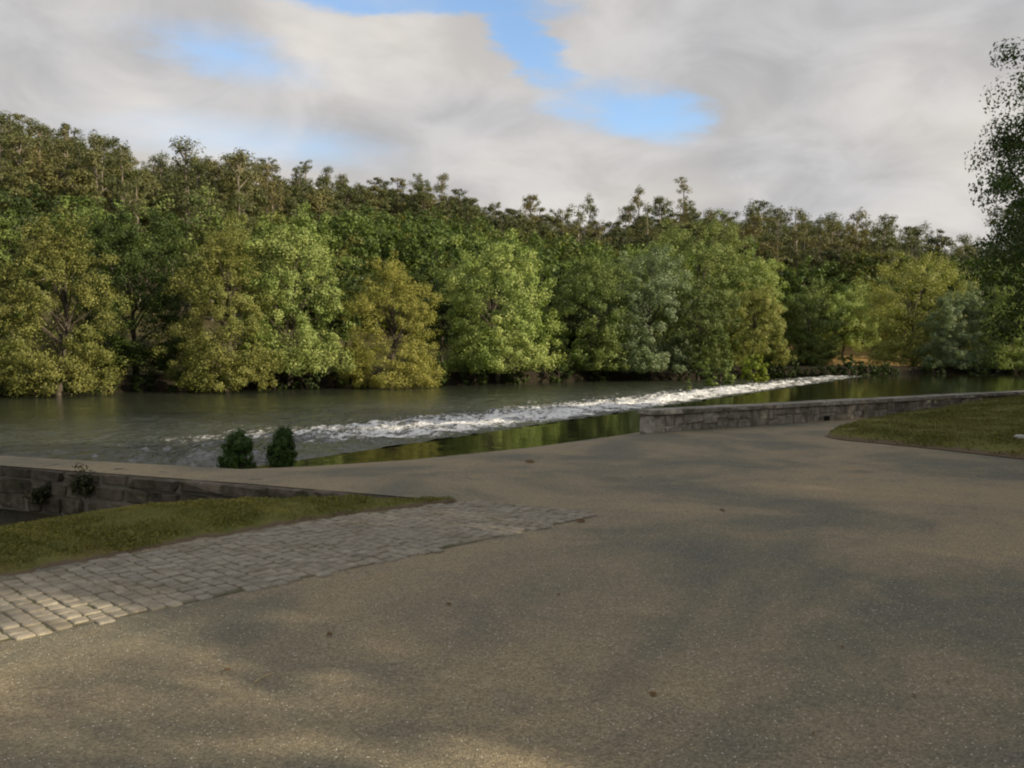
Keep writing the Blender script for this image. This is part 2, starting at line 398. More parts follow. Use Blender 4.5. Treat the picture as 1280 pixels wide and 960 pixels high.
poly = [(-4.55, 12.3), (-4.3, 12.72), tuple(CA), tuple(CB), (30, 68.4), (42, 88), (160, 100), (160, 45), (30, 33.6), (15, 24.4), (2.9, 16.4), (0.8, 13.2), (-2.4, 11.6), (-3.8, 11.3), (-4.5, 11.9)]
bm = bmesh.new(); vs = [bm.verts.new((x, y, Z_UP)) for x, y in poly]; bm.faces.new(vs); bmesh.ops.triangulate(bm, faces=bm.faces)
me = bpy.data.meshes.new('river_pool'); bm.to_mesh(me); bm.free()
tag(link('river_pool', me, M['calm']), kind='structure')

sv = np.concatenate([np.linspace(-60, -4, 90), np.linspace(-3.7, 14, 130), np.linspace(14.2, 72, 260)])
tv = np.concatenate([np.linspace(0, 14, 120), 14 + np.linspace(0.1, 1, 70) ** 1.6 * 70])
S, T = np.meshgrid(sv, tv, indexing='ij')
XX = CA[0] + cdir[0] * S + cper[0] * T; YY = CA[1] + cdir[1] * S + cper[1] * T
apron = smooth(-1.2, 0.6, S) * smooth(64, 57, S)
drop = smooth(0, 1, T / 9.0)
Zr = Z_DN + (Z_UP - Z_DN) * (1 - drop) * apron
rip = 0.05 * fbm(XX * 0.8, YY * 0.8, 3) + 0.03 * fbm(XX * 2.5, YY * 2.5, 9, 3)
turb = np.exp(-((T - 4.5) / 4.0) ** 2) * apron
Zr = Zr + rip * (0.25 + 0.75 * smooth(26, 6, T)) * smooth(0.0, 1.5, T) + turb * (0.20 * fbm(XX * 1.5, YY * 1.5, 21, 4) + 0.05 * np.abs(fbm(XX * 5, YY * 5, 31, 3)))
Zr = np.where(apron < 0.02, np.minimum(Zr, -0.7), Zr)
foam = apron * (0.58 * smooth(-0.1, 0.7, T) * (1 - np.clip((T - 1.2) / (5.3 + 4.0 * smooth(28, 6, S)), 0, 1) ** 1.3) * (1 - 0.35 * smooth(25, 50, S)) + 0.20 * smooth(0.2, 2, T) * smooth(15, 5, T))
foam = foam * (0.90 + 0.20 * smooth(2, 9, S)) * smooth(1.0, 4.5, S) + 0.08 * smooth(30, 10, T)
fr = grid_faces(len(sv), len(tv)); xc = XX.ravel()[fr].mean(1); yc = YY.ravel()[fr].mean(1)
fr = fr[~((xc < -3) & (yc < 11.43 - 0.35 * (xc + 3.7) - 0.3))]      # ends at the path's river side
me = mesh_np('river_rapids', np.stack([XX, YY, Zr], -1).reshape(-1, 3), fr, True)
attr(me, 'foam', foam); attr(me, 'chop', 0.16 + 0.85 * smooth(24, 5, T) * smooth(-7, 4, S) + 0.12 * smooth(-0.2, 0.6, fbm(XX * 0.12, YY * 0.3, 55)) + 0.4 * smooth(-2, -8, S) * smooth(16, 4, T) * smooth(0.0, 0.5, fbm(XX * 0.35, YY * 0.7, 66)))
tag(link('river_rapids', me, M['running']), kind='structure')

# the weir itself: a long sloping sill of stone under the sheet of water
prof = [(-0.9, -1.7), (-0.5, -0.34), (0.25, -0.27), (5.5, -0.98), (7.0, -1.7)]
sst = np.linspace(-0.9, CL + 3, 60); v = []
for s_ in sst:
    for q_, z_ in prof:
        x_, y_ = cs(s_, q_); v.append((x_, y_, z_ + 0.015 * math.sin(s_ * 7 + q_)))
f = [tuple(r) for r in grid_faces(len(sst), len(prof)).tolist()] + [tuple(range(4, -1, -1)), tuple(range(len(v) - 5, len(v)))]
me = bpy.data.meshes.new('weir'); me.from_pydata(v, [], f); me.update()
tag(link('weir', me, M['stone_dark']), 'long low stone weir crossing the river diagonally under white water', 'weir')

poly = [(-40, 26), (-40, -2), (-14, -3), (-8, 1.2), (-3.0, 6.6), (-0.75, 8.85), (-0.75, 9.2), (-7.2, 11.95), (-24, 18.9)]
bm = bmesh.new(); vs = [bm.verts.new((x, y, -1.12)) for x, y in poly]; bm.faces.new(vs); bmesh.ops.triangulate(bm, faces=bm.faces)
bm.normal_update()
me = bpy.data.meshes.new('mill_race'); bm.to_mesh(me); bm.free()
tag(link('mill_race', me, M['race']), kind='structure')

# ------------------------------------------------------------------ paved yard with its ramp into the river
inner = [(-3.7, 11.43), (-2.7, 11.25), (-1.1, 11.8), (0.8, 13.4), (2.2, 15.2), (2.75, 16.5)]
outer = [(-3.75, 11.62), (-3.1, 13.5), (-2.0, 14.35), (-0.1, 16.1), (1.9, 18.3), (3.0, 19.2)]
main = [(-0.57, 8.95), (-0.62, 8.84), (-1.25, 8.60), (-1.98, 8.12), (-2.55, 7.52), (-3.05, 6.98), (-3.42, 6.45), (-3.8, 6.0), (-5.4, 3.75), (-8.3, 0.3), (-12.3, -8), (-12.3, -16), (40, -16), (40, 40.5), (15, 24.7)]
bm = bmesh.new()
cap_near = [(-24, 18.8), (-7.2, 11.8), (-3.3, 10.2)]; cap_far = [(-7.9, 12.9), (-24, 19.8)]
from mathutils.geometry import tessellate_polygon
loop = main + inner[::-1] + [(-3.3, 10.2)]
vt = [bm.verts.new((x, y, 0)) for x, y in loop]
for tri in tessellate_polygon([[Vector((x, y, 0)) for x, y in loop]]): bm.faces.new([vt[k] for k in tri])
iv = [vt[len(main) + len(inner) - 1 - k] for k in range(len(inner))]
fa = [iv[0]] + [bm.verts.new((x, y, 0)) for x, y in cap_far]; nb = [vt[-1]] + [bm.verts.new((x, y, 0)) for x, y in cap_near[1::-1]]
for k in range(2): bm.faces.new((fa[k], fa[k + 1], nb[k + 1], nb[k]))
mid = [bm.verts.new((a[0] * .45 + b_[0] * .55, a[1] * .45 + b_[1] * .55, -0.10)) for a, b_ in zip(inner, outer)]
ov = [bm.verts.new((x, y, -0.31)) for x, y in outer]
for a, b_ in ((iv, mid), (mid, ov)):
    for k in range(len(a) - 1): bm.faces.new((a[k], a[k + 1], b_[k + 1], b_[k]))
# river side of the wall cap
low = [bm.verts.new((x, y, -1.75)) for x, y in [inner[0]] + cap_far]
top = fa
for k in range(2): bm.faces.new((top[k], top[k + 1], low[k + 1], low[k]))
bmesh.ops.recalc_face_normals(bm, faces=bm.faces)
me = bpy.data.meshes.new('paved_yard'); bm.to_mesh(me); bm.free()
if me.polygons[0].normal.z < 0: me.flip_normals()
tag(link('paved_yard', me, M['plaza']), kind='structure')

# ------------------------------------------------------------------ stones
def rough_block(name, jit=0.06, bev=0.10, seed=0):
    """unit block with worn edges, x and z -0.5..0.5, y the depth"""
    r = random.Random(seed); bm = bmesh.new(); bmesh.ops.create_cube(bm, size=1)
    for v_ in bm.verts: v_.co += Vector((r.uniform(-jit, jit), 0, r.uniform(-jit, jit)))
    bmesh.ops.bevel(bm, geom=[e for e in bm.edges], offset=bev, segments=1, profile=0.6, affect='EDGES')
    for v_ in bm.verts: v_.co += Vector((r.uniform(-.02, .02), r.uniform(-.05, .05), r.uniform(-.02, .02)))
    me = bpy.data.meshes.new(name); bm.to_mesh(me); bm.free(); me.update(); return me
stone_dark = [rough_block('stone', 0.12, 0.10, k) for k in range(10)]
stone_grey = [rough_block('stone', 0.15, 0.10, 40 + k) for k in range(10)]
cope_me = [rough_block('coping_stone', 0.015, 0.05, 80 + k) for k in range(5)]
for s_ in stone_dark: s_.materials.append(M['stone_dark'])
for s_ in stone_grey: s_.materials.append(M['stone_grey'])


def wall_frame(a, b_):
    a = Vector((*a, 0)); b_ = Vector((*b_, 0)); u = (b_ - a); L = u.length; u.normalize()
    return a, u, L, math.atan2(u.y, u.x)
def put_stone(name, me, parent, base, u, ang, s_, z_, wd, ht, dep, proud, rr):
    nrm = Vector((u.y, -u.x, 0))
    o = link(name, me, None, parent)
    pos = base + u * (s_ + wd / 2) + nrm * (proud - dep / 2); o.location = (pos.x, pos.y, z_ + ht / 2)
    o.rotation_euler = (0, rr.uniform(-.03, .03), ang); o.scale = (wd, dep, ht)
    return o
def core_box(name, parent, base, u, L, z0, z1, thick, back, m_):
    nrm = Vector((u.y, -u.x, 0)); p0 = base - nrm * back
    v = []
    for z_ in (z0, z1):
        for q_ in (p0, p0 + u * L, p0 + u * L - nrm * thick, p0 - nrm * thick): v.append((q_.x, q_.y, z_))
    me = bpy.data.meshes.new(name); me.from_pydata(v, [], [(3, 2, 1, 0), (4, 5, 6, 7), (0, 1, 5, 4), (1, 2, 6, 5), (2, 3, 7, 6), (3, 0, 4, 7)]); me.update()
    return link(name, me, m_, parent)


# retaining wall of the raised path, left (face towards the viewer)
r = random.Random(3)
mw = tag(empty('retaining_wall', (0, 0, 0)), 'dark rubble stone retaining wall along the mill race below the path', 'wall')
segs = [((-24, 18.8), (-7.2, 11.8)), ((-7.2, 11.8), (-0.75, 9.02))]
for gi, (a, b_) in enumerate(segs):
    base, u, L, ang = wall_frame(a, b_)
    # opening of the race under a lintel near the joint of the two lengths
    OP = (L - 3.2, L + 9) if gi == 0 else (-9, 1.15)
    s_ = 0
    while s_ < L:                                                    # cap stones, top flush a little under the path
        wd = min(r.uniform(0.45, 0.85), L - s_ + 0.05)
        put_stone('coping_stone', stone_dark[r.randrange(10)], mw, base, u, ang, s_, -0.155, wd - 0.012, 0.145, 0.5, r.uniform(0.01, 0.04), r); s_ += wd
    z_ = -0.165; vis = (L - 6) if gi == 0 else 0
    hts = [0.2, 0.24, 0.19, 0.26, 0.24, 0.3]
    for ci, ht in enumerate(hts):
        s_ = vis - r.uniform(0, .3) if gi == 0 else -r.uniform(0, .1); z_ -= ht
        while s_ < L:
            wd = r.uniform(0.24, 0.62); inside = (s_ + wd > OP[0] and s_ < OP[1])
            if inside and z_ < -0.70:
                s_ += wd; continue
            put_stone('stone', stone_dark[r.randrange(10)], mw, base, u, ang, s_, z_, wd - 0.018, ht - 0.016 + r.uniform(-.02, .012), 0.42, r.uniform(-0.03, 0.05), r); s_ += wd
    core_box('mortar_core', mw, base, u, L, -0.62, -0.012, 0.85, 0.03, M['mortar'])
    lo, hi = (0, OP[0]) if gi == 0 else (OP[1], L)
    core_box('mortar_core', mw, base, u * 1.0, hi, -1.75, -0.625, 0.85, 0.03, M['mortar']) if gi == 0 and False else None
    bb = base + u * lo
    core_box('mortar_core', mw, bb, u, hi - lo, -1.75, -0.625, 0.85, 0.03, M['mortar'])

# river wall, right
rw = tag(empty('river_wall', (0, 0, 0)), 'low grey mortared stone parapet wall between paved yard and calm river', 'wall')
WA = (2.83, 16.62); WB = (30, 34.4)
base, u, L, ang = wall_frame(WA, WB); r = random.Random(12)
core_box('mortar_core', rw, base + u * 0.02, u, L, -0.4, 0.345, 0.44, 0.016, M['mortar'])
s_ = 0.0; first = True
while s_ < L:
    if first:
        nrm = Vector((u.y, -u.x, 0))
        o = put_stone('end_stone', stone_grey[2], rw, base, u, ang, -0.02, -0.05, 0.34, 0.40, 0.50, 0.01, r); first = False; s_ = 0.33; continue
    wd = r.uniform(0.22, 0.60)
    if r.random() < 0.35:
        put_stone('stone', stone_grey[r.randrange(10)], rw, base, u, ang, s_, -0.05, wd - 0.02, 0.40, 0.2, r.uniform(-.012, .014), r)
    else:
        hh = r.uniform(0.16, 0.26)
        put_stone('stone', stone_grey[r.randrange(10)], rw, base, u, ang, s_, -0.05, wd - 0.02, hh - 0.012, 0.2, r.uniform(-.012, .014), r)
        k = r.choice((1, 1, 2)); ss = s_
        for q_ in range(k):
            put_stone('stone', stone_grey[r.randrange(10)], rw, base, u, ang, ss, -0.05 + hh, wd / k - 0.02, 0.395 - hh, 0.2, r.uniform(-.012, .014), r); ss += wd / k
    s_ += wd
for c_ in cope_me: c_.materials.append(M['stone_grey'])
s_ = -0.03
while s_ < L:
    wd = r.uniform(0.7, 1.25)
    put_stone('coping_stone', cope_me[r.randrange(5)], rw, base, u, ang, s_, 0.352, wd - 0.01, 0.088 + r.uniform(-.004, .008), 0.54, 0.035, r).rotation_euler[1] = 0; s_ += wd
hp = px(1052, 523.5, 0.07); tt = (Vector((hp.x, hp.y, 0)) - base).dot(u)
o = put_stone('drain_hole', rough_block('drain_hole', 0, 0.05, 5), rw, base, u, ang, tt - .09, 0.0, 0.17, 0.11, 0.05, 0.045, r); o.data.materials.append(M['hole'])

# ------------------------------------------------------------------ setts
lower = [(-3.3, 3.9), (-2.8, 4.6), (-2.23, 5.14), (-1.46, 5.9), (-0.86, 6.46), (0.13, 7.47), (0.78, 8.08)]
upper = [(-4.72, 4.15), (-3.62, 5.78), (-3.2, 6.32), (-2.82, 6.82), (-2.35, 7.36), (-1.80, 7.96), (-1.15, 8.46), (-0.40, 8.95), (0.75, 8.35)]
cp = tag(empty('cobble_paving', (0, 0, 0)), kind='structure')
ring = lower + upper[::-1]
bm = bmesh.new(); vs = [bm.verts.new((x, y, 0.004)) for x, y in ring]; f_ = bm.faces.new(vs); bmesh.ops.triangulate(bm, faces=[f_])
bmesh.ops.recalc_face_normals(bm, faces=bm.faces)
me = bpy.data.meshes.new('sand_bed'); bm.to_mesh(me); bm.free()
if me.polygons[0].normal.z < 0: me.flip_normals()
link('sand_bed', me, M['joint'], cp)
def inside(p_, poly):
    x, y = p_; c_ = False; j = len(poly) - 1
    for i in range(len(poly)):
        xi, yi = poly[i]; xj, yj = poly[j]
        if (yi > y) != (yj > y) and x < (xj - xi) * (y - yi) / (yj - yi) + xi: c_ = not c_
        j = i
    return c_
def sett_mesh(seed):
    r = random.Random(seed); bm = bmesh.new(); bmesh.ops.create_cube(bm, size=1)
    for v_ in bm.verts: v_.co += Vector((r.uniform(-.085, .085), r.uniform(-.085, .085), 0)); 
    tope = [e for e in bm.edges if all(v_.co.z > 0 for v_ in e.verts)] + [e for e in bm.edges if abs(e.verts[0].co.z - e.verts[1].co.z) > .5]
    bmesh.ops.bevel(bm, geom=tope, offset=0.19, segments=2, profile=0.5, affect='EDGES')
    for v_ in bm.verts: v_.co += Vector((r.uniform(-.015, .015), r.uniform(-.015, .015), r.uniform(-.03, .03)))
    me = bpy.data.meshes.new('sett'); bm.to_mesh(me); bm.free(); me.materials.append(M['sett']); me.update(); return me
sm = [sett_mesh(k) for k in range(12)]
r = random.Random(5); spots = []
u2 = Vector((0.68, 0.73)).normalized(); v2 = Vector((-u2.y, u2.x))       # rows run across the strip
org = Vector((-3.4, 3.5)); a_ = -1.0
while a_ < 8.5:
    wa = r.uniform(0.098, 0.114); b_ = -2.2 + r.uniform(0, .1)
    while b_ < 3:
        lb = r.uniform(0.092, 0.135); c_ = org + u2 * (a_ + wa / 2) + v2 * (b_ + lb / 2)
        if inside((c_.x + r.uniform(-.03, .03), c_.y + r.uniform(-.03, .03)), ring): spots.append((c_.x, c_.y, wa, lb, r.uniform(-.07, .07), r.randrange(12), r.uniform(0.004, 0.013), r.uniform(-.03, .03), r.uniform(-.03, .03)))
        b_ += lb
    a_ += wa
inview = [s_ for s_ in spots if (s_[0] + 0.2) / s_[1] > -640 / F]
inview.sort(key=lambda s_: s_[0] ** 2 + s_[1] ** 2)
rest = inview[300:] + [s_ for s_ in spots if (s_[0] + 0.2) / s_[1] <= -640 / F]
ba = math.atan2(u2.y, u2.x)
def sett_mx(s_):
    return Matrix.Translation((s_[0], s_[1], s_[6] - 0.02)) @ Matrix.Rotation(ba + s_[4], 4, 'Z') @ Matrix.Rotation(s_[7], 4, 'X') @ Matrix.Rotation(s_[8], 4, 'Y') @ Matrix.Diagonal((s_[2] - 0.006, s_[3] - 0.006, 0.05, 1))
for s_ in inview[:300]:
    o = link('sett', sm[s_[5]], None, cp); o.matrix_basis = sett_mx(s_)
bm = bmesh.new()
for s_ in rest:
    n0 = len(bm.verts); bm.from_mesh(sm[s_[5]]); bm.verts.ensure_lookup_table()
    bmesh.ops.transform(bm, matrix=sett_mx(s_), verts=bm.verts[n0:])
me = bpy.data.meshes.new('farther_setts'); bm.to_mesh(me); bm.free()
tag(link('farther_setts', me, M['sett'], cp), kind='stuff')

# ------------------------------------------------------------------ turf banks
def resample(pts, n):
    pts = np.array(pts, float); q = np.concatenate([[0], np.cumsum(np.linalg.norm(np.diff(pts, axis=0), axis=1))]); q /= q[-1]
    tt = np.linspace(0, 1, n); return np.stack([np.interp(tt, q, pts[:, k]) for k in range(pts.shape[1])], 1)
def lerp_rows(pts, n):
    pts = np.array(pts, float); i = np.linspace(0, len(pts) - 1, n)
    o = np.stack([np.interp(i, np.arange(len(pts)), pts[:, k]) for k in range(pts.shape[1])], 1)
    ker = np.ones(9) / 9
    for k in range(o.shape[1]):
        e = np.concatenate([np.full(4, o[0, k]), o[:, k], np.full(4, o[-1, k])]); o[:, k] = np.convolve(e, ker, 'valid')
    return o
B = [(-.55, 8.90), (-1.2, 8.43), (-1.83, 7.96), (-2.4, 7.36), (-2.87, 6.82), (-3.25, 6.31), (-3.6, 5.86), (-5.2, 3.6), (-8, 0), (-12, -8)]
C = [(-.62, 8.98), (-1.33, 8.82), (-2.1, 8.58), (-3.0, 8.30), (-3.8, 8.02), (-4.15, 7.3), (-4.4, 6.7), (-6.4, 4.5), (-10, 1.2), (-16, -6)]
NB = 180; bl = lerp_rows(B, NB); cl = lerp_rows(C, NB)
tvals = np.concatenate([np.linspace(0, 1, 18), [1.08, 1.2, 1.4, 1.7, 2.1]])
dropz = np.concatenate([np.zeros(18), [0.05, 0.2, 0.6, 1.2, 1.85]])
wig = 0.10 * fbm(np.arange(NB) * 0.4, np.zeros(NB), 4, 4)
pts = np.zeros((NB, len(tvals), 3)); bare = np.zeros((NB, len(tvals)))
for k, tt in enumerate(tvals):
    v_ = cl - bl; ln = np.linalg.norm(v_, axis=1)[:, None]; v_ = v_ / ln
    if tt <= 1: p_ = bl + v_ * ln * tt
    else: p_ = cl + v_ * (tt - 1) * 0.6
    p_ = p_ + v_ * (wig * (1 - min(tt, 1)))[:, None]
    crest = 0.02 + 0.085 * smooth(0, 1, np.arange(NB) / 55.0)
    z_ = -0.012 + (crest + 0.024) * math.sin(min(tt, 1) * math.pi / 2) ** 0.8 - dropz[k]
    z_ = z_ + 0.02 * fbm(p_[:, 0] * 3, p_[:, 1] * 3, 8) * min(1, tt * 4)
    pts[:, k, :2] = p_; pts[:, k, 2] = z_
    bare[:, k] = np.clip(1.0 - (ln[:, 0] * tt) / 0.24, 0, 1)
me = mesh_np('grass_bank', pts.reshape(-1, 3), grid_faces(NB, len(tvals)), True); attr(me, 'bare', bare)
bm = bmesh.new(); bm.from_mesh(me); bmesh.ops.recalc_face_normals(bm, faces=bm.faces); bm.to_mesh(me); bm.free()
if sum(p_.normal.z for p_ in me.polygons) < 0: me.flip_normals()
tag(link('grass_bank', me, M['turf']), kind='structure')
bankL = pts; bareL = bare

Fp = [(5.95, 16.0), (5.9, 15.5), (6.0, 15.1), (6.4, 14.6), (7.0, 13.66), (7.6, 12.4), (9.5, 9.5), (14, 5), (30, 0)]
Kp = [(6.1, 16.2, .02), (6.9, 17.4, .03), (8, 18.9, .05), (10, 20.7, .10), (12, 22.1, .22), (14, 23.5, .32), (18, 26.1, .45), (24, 29.9, .5), (40, 38, .5)]
NB = 150; bl = lerp_rows(Fp, NB); kl = lerp_rows(Kp, NB); tv2 = np.linspace(0, 1, 40) ** 1.4
pts = np.zeros((NB, 40, 3)); bare = np.zeros((NB, 40))
for k, tt in enumerate(tv2):
    p_ = bl + (kl[:, :2] - bl) * tt; ln = np.linalg.norm(kl[:, :2] - bl, axis=1)
    dd = ln * tt; edge = smooth(0, 0.7, dd)
    z_ = 0.012 + edge * 0.09 * smooth(0, 2.0, ln) + (kl[:, 2] - 0.05) * smooth(0.0, 0.8, np.full(NB, tt)) + 0.02 * fbm(p_[:, 0] * 1.5, p_[:, 1] * 1.5, 18) * edge
    z_ = np.where(tt > 0.97, z_ - 0.12 * (tt > 0.97), z_)
    pts[:, k, :2] = p_; pts[:, k, 2] = z_; bare[:, k] = np.clip(1.15 - dd / 0.45, 0, 1)
me = mesh_np('grass_mound', pts.reshape(-1, 3), grid_faces(NB, 40), True); attr(me, 'bare', bare)
if sum(p_.normal.z for p_ in me.polygons) < 0: me.flip_normals()
tag(link('grass_mound', me, M['turf']), kind='structure')
moundR = pts; bareR = bare


def blades_on(P_, BR, n, hmin, hmax, wid, seed, t0, t1, name, label, ymax=99):
    """grass blades scattered on a grid surface: three corners each, bent"""
    g_ = np.random.default_rng(seed); nu, nv = P_.shape[:2]
    a, b_, c_, d_ = P_[:-1, :-1], P_[1:, :-1], P_[1:, 1:], P_[:-1, 1:]
    area = np.linalg.norm(np.cross(b_ - a, d_ - a), axis=-1)
    jj = np.arange(nv - 1); area = area * ((jj >= t0) & (jj < t1))[None, :]
    cen = a + (c_ - a) / 2; vis = (np.abs(cen[..., 0]) / np.maximum(cen[..., 1], .1) < 0.72) & (cen[..., 1] > 2) & (cen[..., 1] < ymax)
    wgt = area * vis / np.maximum(cen[..., 1], 3) ** 1.2; wgt = (wgt / wgt.sum()).ravel()
    pick = g_.choice(len(wgt), n, p=wgt); i, j = np.unravel_index(pick, area.shape)
    uu = g_.random((n, 1)); ww = g_.random((n, 1))
    p_ = a[i, j] * (1 - uu) * (1 - ww) + b_[i, j] * uu * (1 - ww) + c_[i, j] * uu * ww + d_[i, j] * (1 - uu) * ww
    keep = fbm(p_[:, 0] * 2.2, p_[:, 1] * 2.2, seed) * 0.8 + g_.random(n) * 1.1 > 0.28 + 0.85 * BR[i, j]
    p_ = p_[keep]; n = len(p_)
    h = g_.uniform(hmin, hmax, (n, 1)) * (1 + 1.1 * np.clip(fbm(p_[:, 0] * 2.3, p_[:, 1] * 2.3, seed + 3), -0.5, 1)[:, None])
    ang = g_.random((n, 1)) * 6.283; dr = np.concatenate([np.cos(ang), np.sin(ang), np.zeros((n, 1))], 1)
    sd = np.concatenate([-np.sin(ang), np.cos(ang), np.zeros((n, 1))], 1) * wid * h / hmax
    up = np.array([[0, 0, 1.0]]); lean = g_.uniform(0.2, 1.1, (n, 1))
    v_ = np.stack([p_ - sd, p_ + sd, p_ + dr * h * lean * .35 + up * h * .65 + sd * .6, p_ + dr * h * lean + up * h * (1 - lean * .25)], 1).reshape(-1, 3)
    k = np.arange(n)[:, None] * 4
    me = mesh_np(name, v_, k + np.array([[0, 1, 2, 3]])); return tag(link(name, me, M['grass']), label, 'grass', kind='stuff')
blades_on(bankL, bareL, 60000, 0.01, 0.034, 0.0035, 3, 0, 19, 'short_grass', 'short olive green grass on the bank beside the cobbles')
blades_on(moundR, bareR, 65000, 0.02, 0.05, 0.006, 4, 1, 39, 'mown_grass', 'mown dark green grass covering the mound at right')

# ------------------------------------------------------------------ plants
def tube(bmv, bmf, pts, rad, n=6):
    """tapered tube along pts into lists"""
    k0 = len(bmv); prev = None
    for i, p_ in enumerate(pts):
        dr = (pts[min(i + 1, len(pts) - 1)] - pts[max(i - 1, 0)]).normalized()
        a = dr.cross(Vector((0.3, 1, 0.1))).normalized(); b_ = dr.cross(a)
        for q_ in range(n):
            th = q_ * 2 * math.pi / n; bmv.append(tuple(p_ + (a * math.cos(th) + b_ * math.sin(th)) * rad[i]))
    for i in range(len(pts) - 1):
        for q_ in range(n):
            c0 = k0 + i * n + q_; c1 = k0 + i * n + (q_ + 1) % n; bmf.append((c0, c1, c1 + n, c0 + n))


def leaves(cent, rad, per, size, rng, flat=0.0, asp=0.5, shell=0.45, squash=0.85):
    """leaf faces spread through balls of foliage; cent (n,3), rad (n,)"""
    n = len(cent); per = np.full(n, per) if np.isscalar(per) else per
    idx = np.repeat(np.arange(n), per); N = len(idx)
    dv = rng.normal(size=(N, 3)); dv /= np.linalg.norm(dv, axis=1)[:, None]
    rr = rad[idx][:, None] * rng.random((N, 1)) ** shell
    p_ = cent[idx] + dv * rr * np.array([[1, 1, squash]])
    mid_ = cent.mean(0); ow = p_ - mid_; ow /= np.maximum(np.linalg.norm(ow, axis=1)[:, None], 1e-6)
    nr = dv * 0.75 + ow * 0.55 + rng.normal(size=(N, 3)) * 0.42; nr /= np.maximum(np.linalg.norm(nr, axis=1)[:, None], 1e-6)
    a = np.cross(nr, rng.normal(size=(N, 3))); a /= np.maximum(np.linalg.norm(a, axis=1)[:, None], 1e-6); b_ = np.cross(nr, a)
    L = size * rng.uniform(0.6, 1.3, (N, 1)); W_ = L * asp
    v_ = np.stack([p_ - a * L / 2, p_ + b_ * W_ / 2 + a * L * .05, p_ + a * L / 2, p_ - b_ * W_ / 2 + a * L * .05], 1).reshape(-1, 3)
    k = np.arange(N)[:, None] * 4
    return v_, k + np.array([[0, 1, 2, 3]])


def tree_meshes(name, H, Wd, seed, lobes=12, clumps=14, per=110, leaf=0.2, low=0.12, style='broad', asp=0.55, spiky=0.0):
    """crown and trunk meshes of one tree, base at the origin"""
    g_ = np.random.default_rng(seed); rx = Wd / 2
    zc_, rz_ = (low * H + H) / 2, (H - low * H) / 2
    C_, Rr = [], []; limb = []
    skirt = 5 if low < 0.1 and name == 'bank_tree' else 0
    for k in range(lobes + skirt):
        # golden-angle spread over the envelope, jittered
        u_ = (k + 0.5) / lobes; zz = 1 - 2 * u_ + g_.uniform(-.12, .12); zz = max(-0.95, min(0.96, zz)); th = k * 2.39996 + g_.uniform(-.5, .5)
        rad = math.sqrt(1 - zz * zz) ** (0.65 if style == 'broad' else 1.0)
        if zz < 0: rad = max(rad, 0.86 - 0.1 * zz * zz) if low < 0.2 else rad
        if style == 'willow': rad = (0.55 + 0.45 * (1 - zz) / 2) * math.sqrt(max(0.02, 1 - max(zz, 0) ** 2.2))
        q_ = g_.uniform(0.52, 0.80)
        if k >= lobes: zz, th, rad, q_ = -0.98 + 0.1 * (k % 2), -math.pi * (0.12 + 0.19 * (k - lobes)), 0.9, 0.75
        lc = np.array([math.cos(th) * rad * rx * q_, math.sin(th) * rad * rx * q_, zc_ + zz * rz_ * 0.84])
        lr = g_.uniform(0.25, 0.38) * min(Wd, H) * 0.80 * (14.0 / max(lobes, 14)) ** 0.4
        limb.append((lc, lr))
        dv = g_.normal(size=(clumps, 3)); dv /= np.linalg.norm(dv, axis=1)[:, None]
        outw = np.array([lc[0], lc[1], (lc[2] - zc_) * .7]); outw = outw / (np.linalg.norm(outw) + 1e-6); dv = dv + outw * 0.35
        rr = lr * g_.uniform(0.45, 1.0, (clumps, 1)); pz = np.array([[1, 1, 1.0 + spiky * 0.7]])
        cc_ = lc + dv * rr * pz
        cc_[:, 2] = np.where(cc_[:, 2] < low * H * 0.6 + 0.1, low * H * 0.6 + 0.1 + g_.random(clumps) * 0.8, cc_[:, 2])
        C_.append(cc_); Rr.append(lr * g_.uniform(0.22, 0.42, clumps))
    C_ = np.concatenate(C_); Rr = np.concatenate(Rr)
    if name == 'bank_tree': per = np.where(C_[:, 1] > 0.14 * Wd, int(per * 0.45), per)
    v_, f_ = leaves(C_, Rr, per, leaf, g_, asp=asp)
    v_[:, 2] = np.maximum(v_[:, 2], 0.05)
    crown = mesh_np(name + '_crown', v_, f_)
    tv_, tf_ = [], []; r = random.Random(seed); bt = 0.013 * H + 0.04
    top_ = Vector((r.uniform(-.3, .3), r.uniform(-.3, .3), H * 0.8)); lean = Vector((r.uniform(-.4, .4), r.uniform(-.4, .4), 0))
    ax = [Vector((0, 0, -0.6)), Vector((0, 0, 0.0)), Vector((0, 0, H * .2)) + lean * .4, Vector((0, 0, H * .45)) + lean, top_]
    tube(tv_, tf_, ax, [bt * 1.35, bt * 1.15, bt * .85, bt * .55, bt * .12], 8)
    for lc, lr in limb:
        e = Vector(lc); zz = max(0.1 * H, min(e.z * 0.62, H * .5)); st_ = Vector((0, 0, zz)) + lean * min(1, zz / (H * .45))
        md = st_.lerp(e, .5) + Vector((r.uniform(-.3, .3), r.uniform(-.3, .3), r.uniform(0, .5)))
        tube(tv_, tf_, [st_, md, e], [bt * .4, bt * .25, bt * .07], 5)
    trunk = bpy.data.meshes.new(name + '_trunk'); trunk.from_pydata(tv_, [], tf_); trunk.update()
    return crown, trunk


def plant_tree(name, loc, crown, trunk, rz=0.0, sc=1.0, label=None, cat='tree', group=None):
    e = empty(name, loc); e.rotation_euler = (0, 0, rz); e.scale = (sc, sc, sc) if np.isscalar(sc) else sc
    link('trunk', trunk, None, e); link('crown', crown, None, e)
    tag(e, label, cat, group); return e


